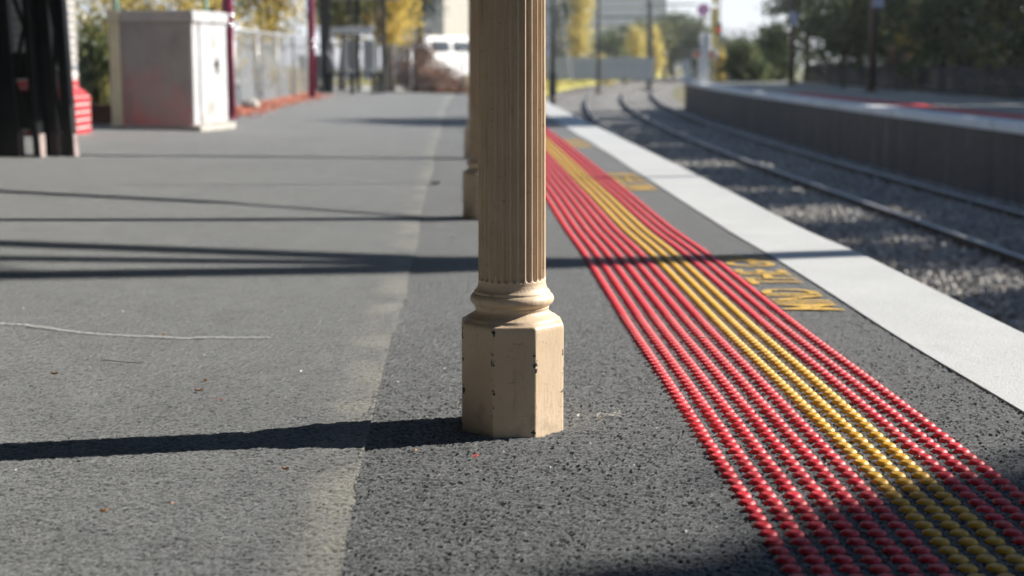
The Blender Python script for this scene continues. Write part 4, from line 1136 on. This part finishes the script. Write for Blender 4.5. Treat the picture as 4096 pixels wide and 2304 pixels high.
# masts
def mast(lab, px, y, z0, h, r, arms=(), mat=M_DGREY, name="line_mast", grp="overhead line masts at the bend"):
    t_ = thing(name, lab, "mast", (X_at(px, y), y, z0), 0, grp)
    part("pole", MB().tube([(0, 0, -.1), (0, 0, h)], [r * 1.15, r * .8], 10), mat, t_, True)
    part("footing", MB().bbox((0, 0, .05), (r * 5, r * 5, .25), .02), M_CONC, t_)
    for z, l0, l1 in arms: part("cross_arm", MB().box(((l0 + l1) / 2, 0, z), (l1 - l0, .09, .09)), mat, t_)
    return t_
mast("thin dark mast standing at the grass bank before the pale fence", 1505, 84, -.9, 8, .085, ((5.6, -.2, 2.6),))
mast("thick dark mast between two yellow columnar trees at the bend", 1633, 104, -1.2, 9, .17, ((4.75, -3.2, 4.2), (5.6, -.4, 3.0)))
mast("dark post with an equipment box just right of the front column", 1390, 52, -1.2, 7, .08, ())
bx_ = [o for o in C.objects if o.name.startswith("line_mast")][-1]
part("equipment_box", MB().bbox((0, -.15, 1.25), (.26, .2, .75), .02), M_DGREY, bx_)
sw = thing("stay_wire", "thin pale stay wire slanting past the yellow poplar", "wire", (X_at(1440, 90), 90, -.5))
part("wire", MB().tube([(0, 0, 0), (-.95, 0, 5.5)], .02, 6), M_STEEL, sw)
# signal with red light, pink disc, station sign
sg = thing("railway_signal", "dark signal post with a red light at the end of the opposite platform", "signal", (X_at(1806, 72), 72, -1.0))
part("post", MB().tube([(0, 0, 0), (0, 0, 5.2)], .05, 10), M_DGREY, sg, True)
part("signal_head", MB().bbox((0, 0, 3.2), (.22, .16, .55), .02), M_BLACK, sg)
m_, t__, b__ = nt("red_signal_lamp"); b__.inputs['Emission Color'].default_value = (1, .09, .06, 1); b__.inputs['Emission Strength'].default_value = 1.0; b__.inputs['Base Color'].default_value = (.5, .02, .02, 1)
part("lamp", MB().tube([(-.03, -.10, 3.17), (-.03, -.075, 3.17)], .05, 14), m_, sg)
yb = thing("yellow_board", "tall narrow yellow board on a post left of the red signal light", "sign", (X_at(1794, 74), 74, -1.0))
part("post", MB().tube([(0, .06, 0), (0, .06, 4.9)], .04, 8), M_STEEL, yb, True)
part("board", MB().bbox((0, 0, 3.35), (.32, .05, 1.75), .02), M_YSIGN, yb)
part("upper_board", MB().bbox((.01, 0, 4.62), (.24, .05, .5), .02), M_YSIGN, yb)
pd = thing("pink_disc_signal", "pink round disc on a thin post before the dark trees", "sign", (X_at(1766, 82), 82, -1.0))
part("post", MB().tube([(0, .05, 0), (0, .05, 4.2)], .045, 8), M_RBROWN, pd, True)
part("disc", MB().tube([(0, -.02, 4.38), (0, .02, 4.38)], .32, 24), M_PINK, pd)
ws = thing("station_sign", "white post sign with an orange and white band at the far platform end", "sign", (X_at(1770, 60), 60, R_Z))
part("lower_panel", MB().bbox((-.02, 0, .46), (.42, .10, .92), .02), M_WHITE, ws)
part("band", MB().bbox((.03, -.03, 1.10), (.98, .06, .30), .03), M_SIGNW, ws)
part("band_patch", MB().bbox((-.30, -.065, 1.10), (.26, .02, .20), .008), M_ORANGE, ws)
part("band_patch", MB().bbox((.27, -.065, 1.09), (.24, .02, .18), .008), M_ORANGE, ws)
part("upper_panel", MB().bbox((.08, 0, 1.56), (.36, .08, .62), .04), M_SIGNW, ws)
part("post", MB().tube([(-.15, .07, 0), (-.15, .07, 1.9)], .03, 8), M_STEEL, ws, True)
wb = thing("white_marker", "short white marker at the tip of the opposite platform", "marker", (X_at(1728, 62.4), 62.4, R_Z))
part("post", MB().bbox((0, 0, .45), (.24, .10, .9), .02), M_SIGNW, wb)
part("kerb_block", MB().bbox((-.05, 0, .09), (.55, .5, .18), .03), M_SIGNW, wb)
house("pale low house far behind the red signal light", X_at(1850, 150), 152, -1.0, 6.5, 6, 3.6, M_CREAMW, M_ROOF, [(-1.6, 2.0, 1.2, 1.2), (1.2, 2.0, 1.2, 1.2)], rz=rad(38))

# ------------------------------------------------------------------ right side: back wall, trees, lamp posts
bw = thing("timber_wall", "low dark timber wall along the back of the opposite platform", "wall", (0, 0, R_Z))
plk = [MB().bbox((0, 0, 0), (.05, 1.96, .17), .008).mesh("plank", M_TIMBER)]
BT = 12.6
y = 6.0
while y < 62:
    ang = -math.atan((cv(y + 2) - cv(y)) / 2)
    for k in range(4):
        o = put("plank", plk[0], bw, (cv(y + 1) + BT + random.uniform(-.008, .008), y + 1, .10 + .18 * k)); o.rotation_euler = (0, 0, ang)
    o = part("post", MB().bbox((0, 0, 0), (.11, .11, .86), .01), M_TIMBER, bw); o.location = (cv(y) + BT + .05, y, .40)
    y += 2.0
part("capping", MB().box((cv(27) + BT - .0, 27, .80), (.16, 6, .05), rad(2)), M_BROWNB, bw)
kinds = [(M_LDARK, "dark evergreen"), (M_LDARK, "dense dark"), (M_LOLIVE, "olive leaved")]
def rtree(label, t, y, h, w, mat, n=9500, size=.10):
    x = cv(y) + t
    bl = [(0, 0, h * .52, w, w, h * .42), (w * .5, .3, h * .36, w * .75, w * .8, h * .32), (-w * .45, -.4, h * .30, w * .7, w * .8, h * .28), (0, .2, h * .78, w * .72, w * .75, h * .21)]
    return tree(label, x, y, -.15, bl, n, size, mat, .13, clump=.22, fork=h * .28)
# a row along the back of the opposite platform; those beside the camera are out of frame and shade the track bed
row = [(14.3, -0.5, 5.2, 1.6, M_LDARK, "dark tree shading the track bed beside the camera"),
       (13.9, 10.2, 6.0, 1.5, M_LOLIVE, "olive tree outside the right edge, first before the timber wall"),
       (14.2, 12.6, 6.1, 1.5, M_LDARK, "dark tree outside the right edge, second along the timber wall"),
       (13.8, 15.0, 6.1, 1.3, M_LDARK, "dark tree outside the right edge, third along the timber wall"),
       (14.1, 18.7, 6.1, 1.4, M_LDARK, "dark tree outside the right edge, fourth along the timber wall"),
       (13.9, 21.3, 6.1, 1.5, M_LOLIVE, "olive tree outside the right edge, fifth along the timber wall"),
       (14.0, 25.3, 6.1, 1.4, M_LDARK, "dark tree outside the right edge, sixth along the timber wall"),
       (14.0, 28.1, 6.2, 1.2, M_LDARK, "dark tree just outside the right edge, seventh along the timber wall"),
       (13.9, 30.9, 6.1, 1.2, M_LDARK, "dark tree touching the right edge, eighth along the timber wall"),
       (14.2, 35.4, 6.0, 1.5, M_LDARK, "dark evergreen at the right edge of the view behind the timber wall"),
       (14.0, 37.6, 6.2, 1.8, M_LOLIVE, "olive tree with glinting leaves behind the timber wall, right of the brown lamp post"),
       (14.6, 41.0, 6.3, 1.9, M_LDARK, "dense dark tree directly behind the brown lamp post"),
       (13.8, 44.6, 6.2, 1.9, M_LDARK, "dark bushy tree between the two lamp posts, nearer one"),
       (14.4, 48.5, 6.4, 2.0, M_LOLIVE, "olive tree between the two lamp posts, farther one"),
       (13.8, 52.5, 6.3, 1.9, M_LDARK, "dark tree behind the farther lamp post"),
       (13.6, 57.0, 6.4, 1.9, M_LDARK, "dark tree left of the farther lamp post"),
       (12.6, 63.0, 8.2, 1.7, M_LDARK, "tall dark tree ending the row behind the opposite platform")]
for t, y, h, w, mat, lab in row: rtree(lab, t, y, h, w, mat)
for k, (y, t, h, w) in enumerate([(36.5, 17.5, 7.5, 2.6), (43, 18, 8, 2.8), (50, 18.2, 8, 2.8), (58, 18, 8, 2.8), (30, 17.5, 7, 2.6)]):
    rtree(["tall background evergreen filling the upper right corner", "tall background evergreen second from the right corner", "tall background evergreen third from the right corner", "tall background evergreen farthest along the right", "tall background evergreen beyond the right edge"][k], t, y, h, w, M_LDARK, 12000, .15)
tree("low dark hedge at the end of the opposite platform, nearest the golden conifer", X_at(1868, 65), 65, -.3, [(0, 0, .95, .75, .7, 1.15), (.4, 0, .5, .6, .6, .7)], 5200, .09, M_LDARK, .06, "hedge", "hedge", .2)
tree("low dark hedge at the end of the opposite platform, nearer the farther lamp post", X_at(1950, 67), 67, -.3, [(0, 0, 1.25, .9, .7, 1.4), (-.5, 0, .6, .6, .6, .8)], 5200, .09, M_LDARK, .06, "hedge", "hedge", .2)
tree("yellow flowering shrub with red berries against the dark trees", X_at(2285, 46.5), 46.5, -.1, [(0, 0, 1.55, .40, .4, .55), (.35, 0, 2.25, .38, .4, .55)], 1900, .05, M_LYEL, .04, "shrub", "shrub", .10)
tree("small rust red shrub low in front of the dark trees", X_at(2255, 46), 46, -.1, [(0, 0, .95, .38, .3, .38)], 520, .045, M_LRUST, .03, "shrub", "shrub", .09)
tree("olive shrub with pale glinting leaves left of the brown lamp post", X_at(2120, 50), 50, -.1, [(0, 0, 1.6, .8, .5, .7), (.5, 0, 2.4, .6, .5, .6)], 3000, .06, M_LOLIVE, .05, "shrub", "shrub", .14)
tree("olive shrub with pale glinting leaves near the right edge of the view", X_at(2440, 41.5), 41.5, -.1, [(0, 0, 1.3, .7, .5, .7), (-.4, 0, 2.1, .6, .5, .6)], 3000, .055, M_LOLIVE, .05, "shrub", "shrub", .14)
# tall trees that throw the soft foreground and mid platform shadows
tree("tall leafy tree outside the view whose shade falls across the nearest studs", 13.0, 5.9, -.1, [(.1, .12, 6.45, 1.1, 1.0, 1.0), (.4, .2, 5.4, 1.1, 1.05, 1.2), (.1, -1.5, 6.5, 1.15, 1.1, 1.1), (0, -3.2, 6.6, 1.3, 1.2, 1.2)], 80000, .13, M_LDARK, .2, clump=.15)
tree("tall tree outside the view shading the platform past the third column", 12.8, 25.8, -.1, [(0, 0, 7.6, 1.1, 1.5, 1.0), (0, .3, 6.2, 1.4, 1.9, 1.2)], 16000, .09, M_LDARK, .2, clump=.25)
for k, (t, y, h, w) in enumerate([(12.5, -8, 11, 2.8), (12.5, -13, 12, 3.0), (13, -18.5, 12, 3.0), (16, -3.5, 12, 2.6), (11.5, -24, 12, 3.0)]):  # unseen trees added behind the camera to block sky light
    rtree(["tall dark tree behind the camera across the tracks, nearest", "tall dark tree behind the camera across the tracks, second", "tall dark tree behind the camera across the tracks, third", "tall dark tree behind the camera across the tracks, set back", "tall dark tree behind the camera across the tracks, last"][k], t, y, h, w, M_LDARK, 9000, .2)
# lamp posts on the opposite platform
def lamp_post(lab, x, y, h, r, head=True, mat=M_RBROWN, arms=()):
    t_ = thing("lamp_post", lab, "lamp post", (x, y, R_Z), 0, "lamp posts on the opposite platform")
    part("pole", MB().tube([(0, 0, -.02), (0, 0, h)], [r, r * .85], 14), mat, t_, True)
    part("foot_flange", MB().lathe([(r * 2, 0), (r * 2, .03), (r * 1.2, .05)], 14), mat, t_)
    for p, q, rr in arms: part("arm", MB().tube([p, q], rr, 8), mat, t_, True)
    return t_
l1 = lamp_post("brown lamp post with a pale blue sign in front of the dark trees", X_at(2190, 44), 44, 4.5, .11)
part("sign_panel", MB().bbox((.10, -.13, 2.50), (.30, .04, .36), .01), M_SIGNB, l1)
l2 = lamp_post("farther brown lamp post with a small pale blue sign", X_at(1990, 56), 56, 4.5, .10)
part("sign_panel", MB().bbox((0, -.12, 2.33), (.28, .04, .44), .01), M_SIGNB, l2)
lamp_post("tall forked lamp post outside the view whose shadow crosses studs and white edge", 11.0, 10.15, 9.4, .14, arms=[((0, 0, 6.2), (0, 1.9, 9.2), .10), ((0, 0, 6.2), (0, 1.0, 9.2), .08), ((0, 0, 7.6), (0, 3.2, 9.3), .03), ((0, -.4, 9.25), (0, 3.3, 9.25), .05)])
lm = thing("line_mast", "slim overhead line mast outside the view with an insulator bracket reaching over the far track", "mast", (11.0, 14.9, R_Z))
part("pole", MB().tube([(0, 0, -.02), (0, 0, 6.2)], [.055, .045], 12), M_DGREY, lm, True)
part("base_plate", MB().bbox((0, 0, .02), (.3, .3, .04), .005), M_DGREY, lm)
part("bracket_arm", MB().tube([(0, 0, 6.1), (-4.0, -1.97, 6.26)], .012, 8), M_DGREY, lm, True)  # bracket and both rods are added, shaped to cast a shadow band on the paving
part("insulator", MB().tube([(-4.0, -1.97, 6.26), (-3.13, -2.65, 5.66)], .065, 10), M_DGREY, lm, True)
part("steady_arm", MB().tube([(-3.13, -2.65, 5.66), (-3.16, -3.46, 4.96)], .03, 8), M_DGREY, lm, True)

# ------------------------------------------------------------------ light haze over the whole place
hm = bpy.data.materials.new("haze_air"); hm.use_nodes = True
ht = hm.node_tree; ht.nodes.clear()
pv = ht.nodes.new("ShaderNodeVolumePrincipled"); pv.inputs['Color'].default_value = (.92, .95, 1, 1)
pv.inputs['Density'].default_value = .00045; pv.inputs['Anisotropy'].default_value = .2
ho = ht.nodes.new("ShaderNodeOutputMaterial"); ht.links.new(pv.outputs[0], ho.inputs['Volume'])
put("haze", MB().box((0, 180, 6.8), (660, 500, 18.4)).mesh("haze", hm), kind="stuff")['label'] = "thin pale haze in the air over the whole station"
